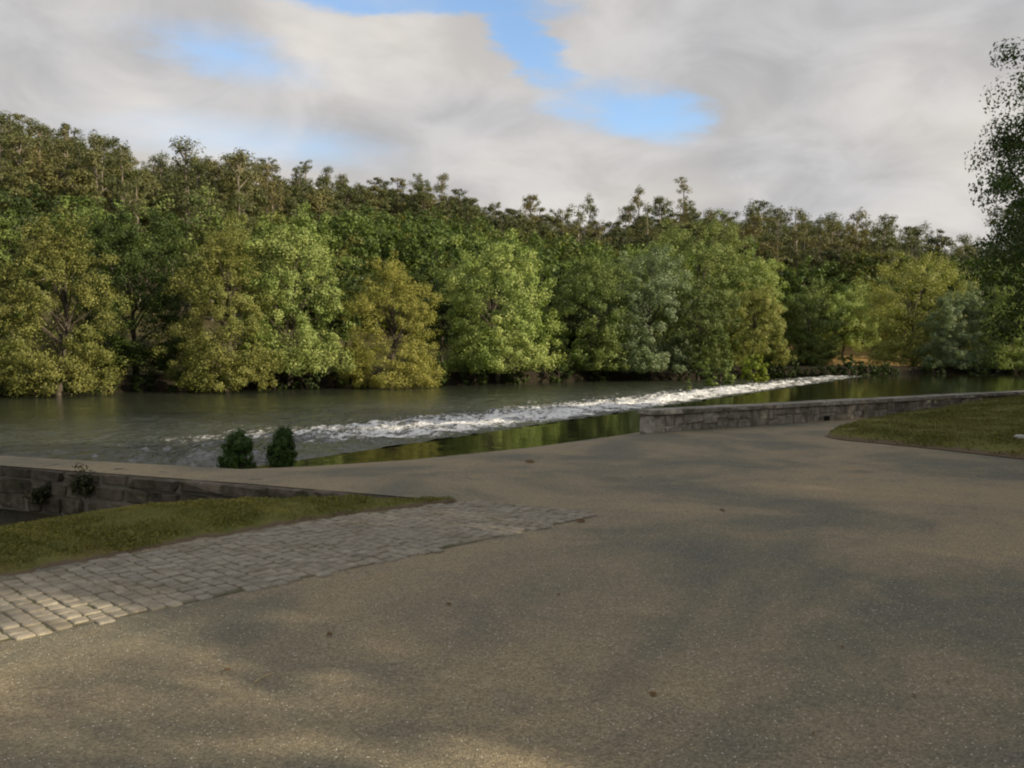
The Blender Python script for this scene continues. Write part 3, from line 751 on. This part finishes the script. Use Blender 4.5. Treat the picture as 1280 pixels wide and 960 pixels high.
# trees along the far bank: photo column, row of the top, width in photo pixels, distance, leaf, lobes, style, leaf size, label
LAB = 'trees along the far bank'
front = [
    (-12, 250, 120, 46.5, 'leaf_green', 13, 'broad', 0.20, 0.05, 'fresh green leafy tree cut by the left edge of the view, on the far bank'),
    (72, 268, 168, 45.5, 'leaf_olive', 16, 'willow', 0.19, 0.03, 'broad olive brown willow nearest the left edge on the far bank'),
    (170, 262, 165, 52.5, 'leaf_dark', 14, 'broad', 0.21, 0.04, 'dark green tree in the shaded gap left of the tall olive gold willow'),
    (284, 272, 150, 50.0, 'leaf_olive', 15, 'willow', 0.17, 0.03, 'tall olive gold willow beside the bright green tree, far bank left'),
    (362, 262, 160, 53.5, 'leaf_bright', 14, 'broad', 0.23, 0.06, 'bright green tree with hanging lobes left of the golden bush-shaped willow'),
    (488, 324, 142, 55.5, 'leaf_gold', 18, 'willow', 0.15, 0.02, 'smooth rounded golden yellow willow at the water edge'),
    (622, 298, 150, 61.5, 'leaf_bright', 17, 'broad', 0.24, 0.03, 'large pale green tree right of the golden willow with twin-pointed top'),
    (735, 318, 120, 68.0, 'leaf_green', 13, 'broad', 0.22, 0.03, 'mid green tree right of the twin-pointed pale green tree'),
    (806, 312, 128, 69.0, 'leaf_grey', 14, 'broad', 0.24, 0.03, 'silvery grey green tree at the middle of the far bank by the white water'),
    (872, 268, 165, 82.0, 'leaf_bright', 15, 'broad', 0.26, 0.05, 'tallest yellow green tree standing behind the silvery tree'),
    (872, 350, 100, 68.5, 'leaf_green', 13, 'broad', 0.2, 0.16, 'low green tree overhanging the water left of the weir shrubs'),
    (938, 362, 94, 73.0, 'leaf_olive', 13, 'willow', 0.19, 0.16, 'rounded olive tree directly behind the two weir shrubs'),
    (940, 312, 100, 84.0, 'leaf_bright', 11, 'broad', 0.24, 0.08, 'slim light green tree rising behind the rounded olive tree'),
    (1052, 350, 96, 92.0, 'leaf_bright', 11, 'broad', 0.24, 0.36, 'green tree with bare slanting trunk in front of the dry meadow'),
    (1008, 350, 84, 84.0, 'leaf_green', 10, 'broad', 0.22, 0.06, 'green tree at the left side of the dry meadow'),
    (1142, 318, 150, 80.0, 'leaf_olive', 15, 'broad', 0.22, 0.03, 'wide olive green tree at the right side of the dry meadow'),
    (1196, 362, 110, 75.0, 'leaf_grey', 13, 'willow', 0.2, 0.02, 'pale green willow dipping into the calm pool under the dark tree'),
    (1262, 362, 120, 73.5, 'leaf_bright', 13, 'willow', 0.2, 0.02, 'yellow green willow by the calm pool at the right edge'),
]
for k, (cx, ty, wp, dd, lf, lob, sty, ls, low, lab) in enumerate(front):
    x_ = pxd(cx, dd); gz = float(ground_z(np.array([x_]), np.array([dd + 0.0]))[0]); gz = max(gz, -0.7)
    H = (zat(ty, dd) - gz) * (0.90 if lf == 'leaf_bright' else 0.93); Wd = wp * dd / F * 0.9
    big_ = H * Wd / 60
    cr, tr = tree_meshes('bank_tree', H, Wd, 100 + k, lob + 9, 17, int(min(150, 125 * max(1, big_))), ls * 0.64, low, sty, 0.55, 0.5 if lf == 'leaf_bright' else 0.1)
    cr.materials.append(M[lf]); tr.materials.append(M['bark'])
    plant_tree('willow_tree' if sty == 'willow' else 'bank_tree', (x_ * (dd - 1.2) / dd, dd - 1.2, min(gz, 0.1)), cr, tr, 0, 1, lab, 'tree', LAB)

# darker trees filling the second row
second = [(20, 245, 150, 58, 'leaf_dark', 'dark green tree filling the gap behind the broad olive brown willow'), (112, 250, 130, 60, 'leaf_oak', 'green round-topped tree behind the broad olive brown willow'),
          (225, 258, 140, 60, 'leaf_green', 'green tree top showing left of the tall olive gold willow'), (318, 268, 130, 62, 'leaf_oak', 'yellowish green tree top above the tall olive gold willow'),
          (430, 330, 110, 62, 'leaf_dark', 'dark shaded tree left of the golden willow'), (552, 335, 110, 66, 'leaf_dark', 'dark shaded tree between the golden willow and the twin-pointed tree'),
          (690, 345, 110, 74, 'leaf_dark', 'dark tree right of the twin-pointed tree at the back'), (770, 330, 110, 78, 'leaf_green', 'green tree behind the silvery grey green tree'),
          (820, 300, 100, 84, 'leaf_bright', 'light green tree top above the silvery grey green tree'), (985, 372, 90, 88, 'leaf_dark', 'dark low tree right of the rounded olive tree'),
          (1090, 345, 90, 100, 'leaf_oak', 'dark green tree behind the dry meadow'), (1215, 345, 120, 92, 'leaf_dark', 'dark tree behind the pale willow by the pool'), (1320, 350, 150, 88, 'leaf_green', 'green tree behind the yellow green willow at the right edge')]
for k, (cx, ty, wp, dd, lf, lab) in enumerate(second):
    x_ = pxd(cx, dd); gz = float(ground_z(np.array([x_]), np.array([dd + 0.0]))[0]); H = zat(ty + 14, dd) - gz; Wd = wp * dd / F
    cr, tr = tree_meshes('back_tree', H, Wd, 300 + k, 13, 13, 65, 0.24, 0.42, 'broad', 0.55, 0.2)
    cr.materials.append(M[lf]); tr.materials.append(M['bark'])
    plant_tree('bank_tree', (x_, dd, gz), cr, tr, 0, 1, lab, 'tree', LAB)

# low shrubs along the foot of the far bank
sh_me = [tree_meshes('bank_shrub', 2.4, 3.6, 500 + k, 8, 9, 60, 0.2, 0.02) for k in range(4)]
for a, b_ in sh_me: a.materials.append(M['leaf_dark']); b_.materials.append(M['bark'])
r = random.Random(9)
SHORT = ['leafy tree cut by the left edge', 'broad olive brown willow', 'dark tree in the shaded gap', 'tall olive gold willow', 'bright green tree with hanging lobes', 'golden willow', 'twin-pointed pale green tree',
         'mid green tree', 'silvery grey green tree', 'tallest yellow green tree', 'low overhanging green tree', 'rounded olive tree', 'slim light green tree', 'slant-trunked tree', 'dark tree by the dry meadow', 'wide olive green tree', 'pale green pool willow', 'yellow green pool willow']
def nearest_short(cx): return SHORT[min(range(len(front)), key=lambda k: abs(front[k][0] - cx))]
shrubs = []
for cx in sorted(list(range(-30, 1340, 52)) + [984, 1034, 1084, 1100]):
    b0 = 47.0
    for it in range(6): b0 = float(np.interp(pxd(cx, b0), bank_x, bank_y)) + r.uniform(-1.5, -0.2)
    low_ = 1.05 if 975 < cx < 1125 else 1.0
    shrubs.append((cx, b0, low_ * r.uniform(0.35, 0.7)))
seen = {}
for cx, b0, s_ in shrubs: seen.setdefault(nearest_short(cx), []).append(cx)
for cx, b0, s_ in shrubs:
    x_ = pxd(cx, b0); k = r.randrange(4); sh = nearest_short(cx); i_ = seen[sh].index(cx)
    lab_ = 'low dark shrub at the waterside under the ' + sh if len(seen[sh]) == 1 else ['first', 'second', 'third', 'fourth', 'fifth', 'sixth'][i_] + ' low dark shrub from left under the ' + sh
    plant_tree('bank_shrub', (x_, b0, -0.75), sh_me[k][0], sh_me[k][1], r.uniform(0, 6), s_, lab_, 'shrub', 'shrubs under the far bank trees')

# shrubs and plants standing in the river
def shrub(cx, by, z_, hpx, wpx, lf, seed, lab, name='river_shrub', per=70, ls=0.11):
    p_ = px(cx, by, z_); H = hpx * p_.y / F; Wd = wpx * p_.y / F
    cr, tr = tree_meshes(name, H, Wd, seed, 9, 10, per, ls, 0.02); cr.materials.append(M[lf]); tr.materials.append(M['bark'])
    return plant_tree(name, (p_.x, p_.y, z_ - 0.05), cr, tr, 0, 1, lab, 'shrub')
shrub(943, 481.5, -0.60, 36, 40, 'leaf_lime', 611, 'bright yellow green shrub growing in the white water')
shrub(898, 485, -0.62, 36, 48, 'leaf_green', 612, 'dark green low shrub in the rapids left of the bright one')
shrub(860, 493.5, -0.72, 9, 12, 'leaf_bright', 613, 'tiny green plant alone in the rapids', per=22, ls=0.09)
for cx, hh, lab in ((1061, 0.55, 'left of two thin dark stakes at the far end of the weir'), (1070, 0.42, 'right and shorter of two thin dark stakes at the far end of the weir')):
    dd = 60.5; v_, f_ = [], []
    tube(v_, f_, [Vector((0, 0, -0.5)), Vector((0.02, 0, hh * .5)), Vector((0.07, 0.02, hh + 0.2))], [0.06, 0.05, 0.03], 6)
    f_.append(tuple(range(12, 18))); me = bpy.data.meshes.new('stake'); me.from_pydata(v_, [], f_); me.update()
    o = link('stake', me, M['bark']); o.location = (pxd(cx, dd) , dd, -0.4); tag(o, lab, 'stake', 'stakes on the weir')

# small leafy bushes against the yard edge, standing in the river
def waterside_bush(x_, y_, z_, H, Wd, seed, lab):
    g_ = np.random.default_rng(seed); n = 120
    u_ = g_.random(n); th = g_.random(n) * 6.283; prof_ = np.sqrt(np.clip(1 - (2 * u_ - 0.86) ** 2 / 1.35, 0.05, 1)); rr = np.sqrt(g_.random(n)) * prof_ * Wd * 0.42
    cen = np.stack([np.cos(th) * rr + 0.05 * (u_ - .5), np.sin(th) * rr * 0.85, u_ * H * 0.92 + 0.03], 1)
    v_, f_ = leaves(cen, g_.uniform(0.04, 0.085, n), 60, 0.055, g_, asp=0.32, squash=1.3)
    e = empty('waterside_bush', (x_, y_, z_)); link('crown', mesh_np('bush_crown', v_, f_), M['leaf_sedge'], e)
    tv_, tf_ = [], []
    for c_ in cen[::4]: tube(tv_, tf_, [Vector((c_[0] * .3, c_[1] * .3, -0.55)), Vector((c_[0] * .55, c_[1] * .55, c_[2] * .4)), Vector(c_)], [.008, .006, .003], 4)
    me = bpy.data.meshes.new('bush_stems'); me.from_pydata(tv_, [], tf_); me.update(); link('stems', me, M['bark'], e)
    tag(e, lab, 'bush', 'bushes at the near river edge')
waterside_bush(pxd(296, 12.3), 12.3, -0.24, 0.66, 0.66, 1, 'left and wider of two dark bushes at the river edge by the path')
waterside_bush(pxd(351, 12.5), 12.5, -0.24, 0.70, 0.52, 2, 'right and narrower of two dark bushes at the river edge by the path')

# weeds hanging on the retaining wall
def weed(cx, cy, sz, seed, lab, n=26):
    g_ = np.random.default_rng(seed); a = np.array([-7.2, 11.8]); b_ = np.array([-3.3, 10.2])
    x_ = (cx - 640) / F; tt = (a[0] - x_ * a[1]) / (x_ * (b_ - a)[1] - (b_ - a)[0]); p_ = a + (b_ - a) * tt
    z_ = zat(cy, p_[1]); cen = np.stack([g_.normal(0, .2, n) * sz, g_.normal(0, .06, n) * sz, g_.normal(0, .22, n) * sz], 1)
    v_, f_ = leaves(cen, np.full(n, 0.14 * sz + 0.04), 30, 0.05, g_)
    o = link('wall_weed', mesh_np('wall_weed', v_, f_), M['ivy']); o.location = (p_[0] - .03, p_[1] - 0.07, z_); tag(o, lab, 'weed', 'weeds on the retaining wall')
weed(108, 605, 0.42, 5, 'largest weed tuft hanging over the top of the retaining wall')
weed(52, 618, 0.30, 6, 'weed tuft on the retaining wall face near the dark culvert', 22)

# ------------------------------------------------------------------ trees on the near bank: the dark one at the right edge and those that shade the yard
shade_me = []
for k in range(3):
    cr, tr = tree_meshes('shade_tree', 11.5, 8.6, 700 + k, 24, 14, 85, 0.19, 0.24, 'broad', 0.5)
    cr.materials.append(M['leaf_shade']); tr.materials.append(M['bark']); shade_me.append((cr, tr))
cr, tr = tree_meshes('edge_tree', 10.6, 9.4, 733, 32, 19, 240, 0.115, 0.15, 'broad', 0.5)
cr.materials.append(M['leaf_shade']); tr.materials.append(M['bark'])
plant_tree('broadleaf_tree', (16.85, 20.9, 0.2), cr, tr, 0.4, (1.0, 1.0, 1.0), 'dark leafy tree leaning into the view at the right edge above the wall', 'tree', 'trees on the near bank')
shade = [(6.8, 1.3, 1, 0.22, 'small unseen tree added close beside the viewer to shade the paving'), (11, 0.2, 2, 0.36, 'second small unseen tree added farther right to shade the paving'), (23.5, 16.0, 1, 0.78, 'tree on the grass mound right of the dark tree at the edge'), (20.5, 9.5, 2, 1.0, 'tree on the near side of the grass mound, right of the view'),  # both small bushy trees are added out of view to shorten the sunlit patch
         (27, 11, 0, 0.9, 'tree on the grass mound behind its nearer trees, right of the view'), (18, 6.0, 1, 1.0, 'tree beside the yard, level with the viewer on the right'),
         (27, 3, 2, 1.25, 'tall tree right of the yard, second from it'), (14.0, -6.1, 0, 1.1, 'tree behind the viewer at the right of the yard'),
         (19, 1.75, 2, 1.0, 'tree at the right of the yard just behind the viewer'), (28, 0.6, 1, 1.5, 'tall tree behind the viewer farther right of the yard'), (34, 8, 2, 1.0, 'tree farthest right of the yard'), (31, 19, 0, 0.85, 'tree by the river wall far right of the view')]
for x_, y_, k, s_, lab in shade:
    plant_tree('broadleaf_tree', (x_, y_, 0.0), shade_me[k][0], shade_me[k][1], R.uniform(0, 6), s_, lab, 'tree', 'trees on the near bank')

# ------------------------------------------------------------------ wood on the hill
def pine_meshes(seed, H=13):
    g_ = np.random.default_rng(seed); n = 46
    zz = g_.uniform(0.48, 1.0, n); rad = np.sqrt(np.clip(1 - ((zz - 0.68) / 0.36) ** 2, 0.03, 1)) * 2.3 * g_.uniform(0.4, 1.0, n); th = g_.random(n) * 6.283
    cen = np.stack([np.cos(th) * rad, np.sin(th) * rad, zz * H], 1)
    v_, f_ = leaves(cen, g_.uniform(0.5, 0.95, n), 62, 0.36, g_, asp=0.4, squash=0.6)
    tv_, tf_ = [], []; tube(tv_, tf_, [Vector((0, 0, -1)), Vector((.1, 0, H * .5)), Vector((0, .1, H * .95))], [.24, .17, .04], 6)
    for c_ in cen[::4]: tube(tv_, tf_, [Vector((0, 0, c_[2] - .8)), Vector(c_)], [.07, .03], 4)
    me = bpy.data.meshes.new('pine_trunk'); me.from_pydata(tv_, [], tf_); me.update(); return mesh_np('pine_crown', v_, f_), me, M['leaf_pine'], M['bark']
def euc_meshes(seed, H=16):
    g_ = np.random.default_rng(seed); n = 30
    zz = g_.uniform(0.42, 1.0, n) ** 0.8; rad = 1.7 * g_.uniform(0.2, 1.0, n) * (1.15 - 0.55 * np.abs(zz - .75) / .35); th = g_.random(n) * 6.283
    cen = np.stack([np.cos(th) * rad, np.sin(th) * rad, zz * H], 1)
    v_, f_ = leaves(cen, g_.uniform(0.45, 1.0, n), 60, 0.36, g_, asp=0.32, squash=0.9)
    tv_, tf_ = [], []; tube(tv_, tf_, [Vector((0, 0, -1)), Vector((.15, 0, H * .5)), Vector((0, .1, H * .97))], [.2, .14, .03], 6)
    for c_ in cen[::3]: tube(tv_, tf_, [Vector((0, 0, c_[2] - 1.6)), Vector(c_)], [.06, .03], 4)
    me = bpy.data.meshes.new('eucalyptus_trunk'); me.from_pydata(tv_, [], tf_); me.update(); return mesh_np('eucalyptus_crown', v_, f_), me, M['leaf_euc'], M['pale_bark']
def umbrella_meshes(seed, H=16):
    g_ = np.random.default_rng(seed); n = 14
    zz = g_.uniform(0.82, 1.0, n); rad = 2.3 * g_.uniform(0.1, 1.0, n); th = g_.random(n) * 6.283
    zz = 0.82 + (zz - 0.82) * (1.2 - rad / 2.6)
    cen = np.stack([np.cos(th) * rad, np.sin(th) * rad, zz * H], 1); cen = np.concatenate([cen, [[.5, 0, H * .66], [-.6, .3, H * .58], [.3, -.4, H * .5]]])
    v_, f_ = leaves(cen, g_.uniform(0.45, 0.8, len(cen)), 70, 0.34, g_, asp=0.32, squash=0.7)
    tv_, tf_ = [], []; tube(tv_, tf_, [Vector((0, 0, -1)), Vector((.2, 0, H * .5)), Vector((0, .1, H * .93))], [.2, .14, .05], 6)
    for c_ in cen: tube(tv_, tf_, [Vector((0, 0, c_[2] * .88)), Vector(c_)], [.07, .03], 4)
    me = bpy.data.meshes.new('eucalyptus_trunk'); me.from_pydata(tv_, [], tf_); me.update(); return mesh_np('eucalyptus_crown', v_, f_), me, M['leaf_euc'], M['pale_bark']
def oak_meshes(seed, H=10):
    cr, tr = tree_meshes('oak', H, 7.5, seed, 14, 10, 40, 0.36, 0.08, 'broad', 0.6); return cr, tr, M['leaf_oak'], M['bark']
KIND = {'pine': [pine_meshes(800 + k) for k in range(4)], 'euc': [euc_meshes(820 + k) for k in range(4)], 'umb': [umbrella_meshes(840 + k) for k in range(2)], 'oak': [oak_meshes(860 + k) for k in range(4)]}
for kk in KIND.values():
    for cr, tr, a, b_ in kk: cr.materials.append(a); tr.materials.append(b_)
NAME = {'pine': 'pine_tree', 'euc': 'eucalyptus_tree', 'umb': 'eucalyptus_tree', 'oak': 'oak_tree'}
BASEH = {'pine': 13.6, 'euc': 16.8, 'umb': 16.6, 'oak': 10.4}
r = random.Random(21)


def gz1(x_, y_): return float(ground_z(np.array([x_]), np.array([y_]))[0])
# trees whose outline stands free on the ridge: column, row of the top, kind, what it looks like
skyline = [(338, 190, 'umb', 'umbrella-topped eucalyptus on the ridge, tallest left of the blue gap'), (384, 197, 'umb', 'round-topped eucalyptus on the ridge right of the tallest umbrella-topped one'),
           (498, 220, 'pine', 'round-topped pine on the ridge above the golden willow'), (530, 222, 'umb', 'arched open-crowned eucalyptus on the ridge right of the round-topped pine'),
           (575, 234, 'pine', 'dense pine on the ridge left of the dip in the wood'), (619, 251, 'pine', 'small dark round pine alone at the dip of the ridge'),
           (662, 238, 'umb', 'lone umbrella-topped eucalyptus standing free in the dip of the ridge'), (690, 258, 'euc', 'small pointed tree right of the lone umbrella-topped eucalyptus'),
           (737, 242, 'euc', 'cone-shaped pale eucalyptus standing free above the ridge'), (797, 230, 'euc', 'thin ragged eucalyptus above the tallest yellow green tree'),
           (853, 218, 'euc', 'tallest eucalyptus above the middle of the ridge'), (826, 245, 'pine', 'dark pine between the two ragged eucalyptuses on the ridge'),
           (946, 248, 'pine', 'pine poking above the wood right of the tallest eucalyptus'), (1106, 271, 'euc', 'pointed eucalyptus on the ridge, first of three at right'),
           (1132, 279, 'euc', 'slim eucalyptus on the ridge, middle of three at right'), (1169, 281, 'umb', 'flat-topped eucalyptus on the ridge, last of three at right'),
           (35, 142, 'pine', 'brownish pine at the top of the ridge near the left edge'), (92, 154, 'pine', 'pine on the ridge where it starts to fall, upper left'),
           (258, 203, 'pine', 'pine on the falling ridge halfway to the umbrella-topped eucalyptus'), (150, 186, 'pine', 'pine on the falling ridge, upper left'), (432, 222, 'pine', 'pine on the ridge right of the round-topped eucalyptus')]
for cx, ty, kd, lab in skyline:
    dd = RIDGE_D - r.uniform(2, 8); x_ = pxd(cx, dd); gz = gz1(x_, dd); H = zat(ty, dd) - gz; k = r.randrange(len(KIND[kd])); cr, tr, _, _ = KIND[kd][k]
    s_ = max(6, H) / BASEH[kd]; w_ = min(max(s_, 0.8), 1.25)
    plant_tree(NAME[kd], (x_, dd, gz), cr, tr, r.uniform(0, 6), (w_, w_, s_), lab, 'tree', 'trees standing out on the ridge')

# the rest of the wood: places, the largest in view as single trees, all others as one mass
spots = []
y_ = 84.0
while y_ < 222:
    step = 3.6 + (y_ - 84) * 0.012
    x_ = -0.78 * y_ - 8
    while x_ < 0.78 * y_ + 8:
        xx = x_ + r.uniform(-1.5, 1.5); yy = y_ + r.uniform(-1.5, 1.5); x_ += step
        b0 = float(np.interp(xx, bank_x, bank_y))
        if yy < b0 + 16: continue
        if ((xx - 36) / 14) ** 2 + ((yy - 95) / 17) ** 2 < 1 and yy < 108: continue
        cx = 640 + xx / yy * F; tt = (yy - b0) / (RIDGE_D - b0)
        nz = float(fbm(np.array([xx * 0.03]), np.array([yy * 0.03]), 77)[0])
        po = 0.95 - 1.55 * tt + nz * 0.8 + (0.35 if 430 < cx < 800 else 0)
        u_ = r.random()
        kd = 'oak' if po > 0.42 else ('euc' if u_ < (0.5 if cx < 350 or cx > 950 else 0.25) else 'pine')
        gz = gz1(xx, yy); s_ = r.uniform(0.72, 1.12) if kd != 'oak' else r.uniform(0.7, 1.1)
        if yy > RIDGE_D - 14: s_ *= 0.85 if kd != 'euc' else 0.74
        spots.append((xx, yy, gz, kd, r.randrange(4), r.uniform(0, 6.28), s_, r.uniform(.9, 1.2)))
    y_ += step * 0.95
def show(s_):
    cx = 640 + s_[0] / s_[1] * F
    return (s_[6] / s_[1] * (1.6 if s_[1] > RIDGE_D - 22 and s_[1] < RIDGE_D + 4 else 1.0)) if -20 < cx < 1230 else 0
spots.sort(key=show, reverse=True)
cnt = {'pine': 0, 'euc': 0, 'oak': 0}; mass = []
LIM = {'pine': 110, 'euc': 80, 'oak': 100}
for s_ in spots:
    x_, y_, gz, kd, k, rz, sc, wd = s_
    if cnt[kd] < LIM[kd] and show(s_) > 0:
        cnt[kd] += 1; cx = 640 + x_ / y_ * F
        zone = 'left third' if cx < 430 else ('middle' if cx < 850 else 'right third'); hgt_ = 'upper' if y_ > 145 else 'lower'
        word = {'pine': 'olive dark pine', 'euc': 'thin pale eucalyptus', 'oak': 'round green oak'}[kd]
        lab = f'{word} on {hgt_} hillside above the {nearest_short(cx)}'
        cr, tr, _, _ = KIND[kd][k]
        plant_tree(NAME[kd], (x_, y_, gz), cr, tr, rz, (sc * wd, sc * wd, sc), lab, 'tree', f'{NAME[kd].replace("_", " ")}s, {hgt_} hillside above the {nearest_short(cx)}')
    else: mass.append(s_)
me = bpy.data.meshes.new('hillside_wood'); me.vertices.add(len(mass)); me.vertices.foreach_set('co', np.array([m_[:3] for m_ in mass], dtype=np.float32).ravel())
ids = {'pine': 0, 'euc': 4, 'oak': 8}
a = me.attributes.new('which', 'INT', 'POINT'); a.data.foreach_set('value', np.array([ids[m_[3]] + m_[4] for m_ in mass], dtype=np.int32))
attr(me, 'turn', [m_[5] for m_ in mass]); attr(me, 'size', [m_[6] for m_ in mass])
hw = link('hillside_wood', me); tag(hw, 'distant mixed wood of pine, eucalyptus and oak covering the hillside', 'wood', kind='stuff')
ng = bpy.data.node_groups.new('wood', 'GeometryNodeTree'); ng.interface.new_socket('Geometry', in_out='INPUT', socket_type='NodeSocketGeometry'); ng.interface.new_socket('Geometry', in_out='OUTPUT', socket_type='NodeSocketGeometry')
q = NT(ng); gi = q.n('NodeGroupInput'); go = q.n('NodeGroupOutput'); mp_ = q.n('GeometryNodeMeshToPoints'); q.l(gi.outputs[0], mp_.inputs[0]); jn = q.n('GeometryNodeJoinGeometry')
def named(nm, ty):
    nd = q.n('GeometryNodeInputNamedAttribute', data_type=ty); nd.inputs['Name'].default_value = nm; return nd.outputs[0]
wh, tu, sz = named('which', 'INT'), named('turn', 'FLOAT'), named('size', 'FLOAT')
cx_ = q.n('ShaderNodeCombineXYZ'); q.l(tu, cx_.inputs[2]); cz_ = q.n('ShaderNodeCombineXYZ')
for k in range(3): q.l(sz, cz_.inputs[k])
first_of = {}
for o in scene.objects:
    if o.name.startswith(('crown', 'trunk')): first_of.setdefault(o.data.name, o)
for kd in ('pine', 'euc', 'oak'):
    for k in range(4):
        for me_ in KIND[kd][k][:2]:
            src = first_of.get(me_.name)
            if src is None: continue
            oi_ = q.n('GeometryNodeObjectInfo', transform_space='ORIGINAL'); oi_.inputs['Object'].default_value = src
            cmp_ = q.n('FunctionNodeCompare', data_type='INT', operation='EQUAL'); q.l(wh, cmp_.inputs[2]); cmp_.inputs[3].default_value = ids[kd] + k
            ip = q.n('GeometryNodeInstanceOnPoints'); q.l(mp_.outputs[0], ip.inputs['Points']); q.l(cmp_.outputs[0], ip.inputs['Selection'])
            q.l(oi_.outputs['Geometry'], ip.inputs['Instance']); q.l(cx_.outputs[0], ip.inputs['Rotation']); q.l(cz_.outputs[0], ip.inputs['Scale'])
            q.l(ip.outputs[0], jn.inputs[0])
q.l(jn.outputs[0], go.inputs[0])
md = hw.modifiers.new('wood', 'NODES'); md.node_group = ng

# ------------------------------------------------------------------ small things lying about
def dead_leaf(cx, cy, sz, rot, lab):
    p_ = px(cx, cy); v_ = [(-.5, 0, .02), (-.2, .28, .12), (.25, .22, .16), (.5, 0, .05), (.25, -.24, .02), (-.2, -.26, .1), (0, 0, .0)]
    me = bpy.data.meshes.new('fallen_leaf'); me.from_pydata([(a * sz, b_ * sz, c_ * sz) for a, b_, c_ in v_], [], [(6, 0, 5), (6, 5, 4), (6, 4, 3), (6, 3, 2), (6, 2, 1), (6, 1, 0)]); me.update()
    o = link('fallen_leaf', me, M['dead_leaf']); o.location = (p_.x, p_.y, 0.008); o.rotation_euler = (0.2, 0.1, rot); tag(o, lab, 'leaf', 'fallen leaves on the paving')
dead_leaf(726, 654, 0.11, .3, 'curled brown leaf at the pointed end of the cobbles')
dead_leaf(409, 799, 0.055, 1.2, 'small brown leaf just above the sunlit patch of paving')
dead_leaf(662, 579, 0.16, 0.1, 'dark leaf lying on the paving near the ramp into the river')
dead_leaf(905, 640, 0.08, 2.1, 'brown leaf in the middle of the shaded yard')
dead_leaf(560, 760, 0.05, .9, 'brown leaf on the dark paving right of the cobbles')
rr = random.Random(31)
for k in range(14):
    dead_leaf(rr.uniform(120, 1200), rr.uniform(600, 930), rr.uniform(0.025, 0.045), rr.uniform(0, 6), 'tiny dry leaf scrap scattered on the paving')
a = px(313, 860); b_ = px(338, 848); v_, f_ = [], []
tube(v_, f_, [Vector((a.x, a.y, .007)), Vector(((a.x + b_.x) / 2, (a.y + b_.y) / 2 + .006, .012)), Vector((b_.x, b_.y, .007))], [.003, .0035, .002], 5)
me = bpy.data.meshes.new('twig'); me.from_pydata(v_, [], f_); me.update(); tag(link('twig', me, M['twig']), 'straight pale twig lying in the sunlit patch of paving', 'twig')
p_ = px(1277, 551, 0.1); o = link('pale_rock', rough_block('pale_rock', 0.15, 0.2, 9), M['pale_rock']); o.location = (p_.x, p_.y, 0.16); o.scale = (0.16, 0.12, 0.09); tag(o, 'small pale stone lying on the grass mound at the right edge', 'rock')
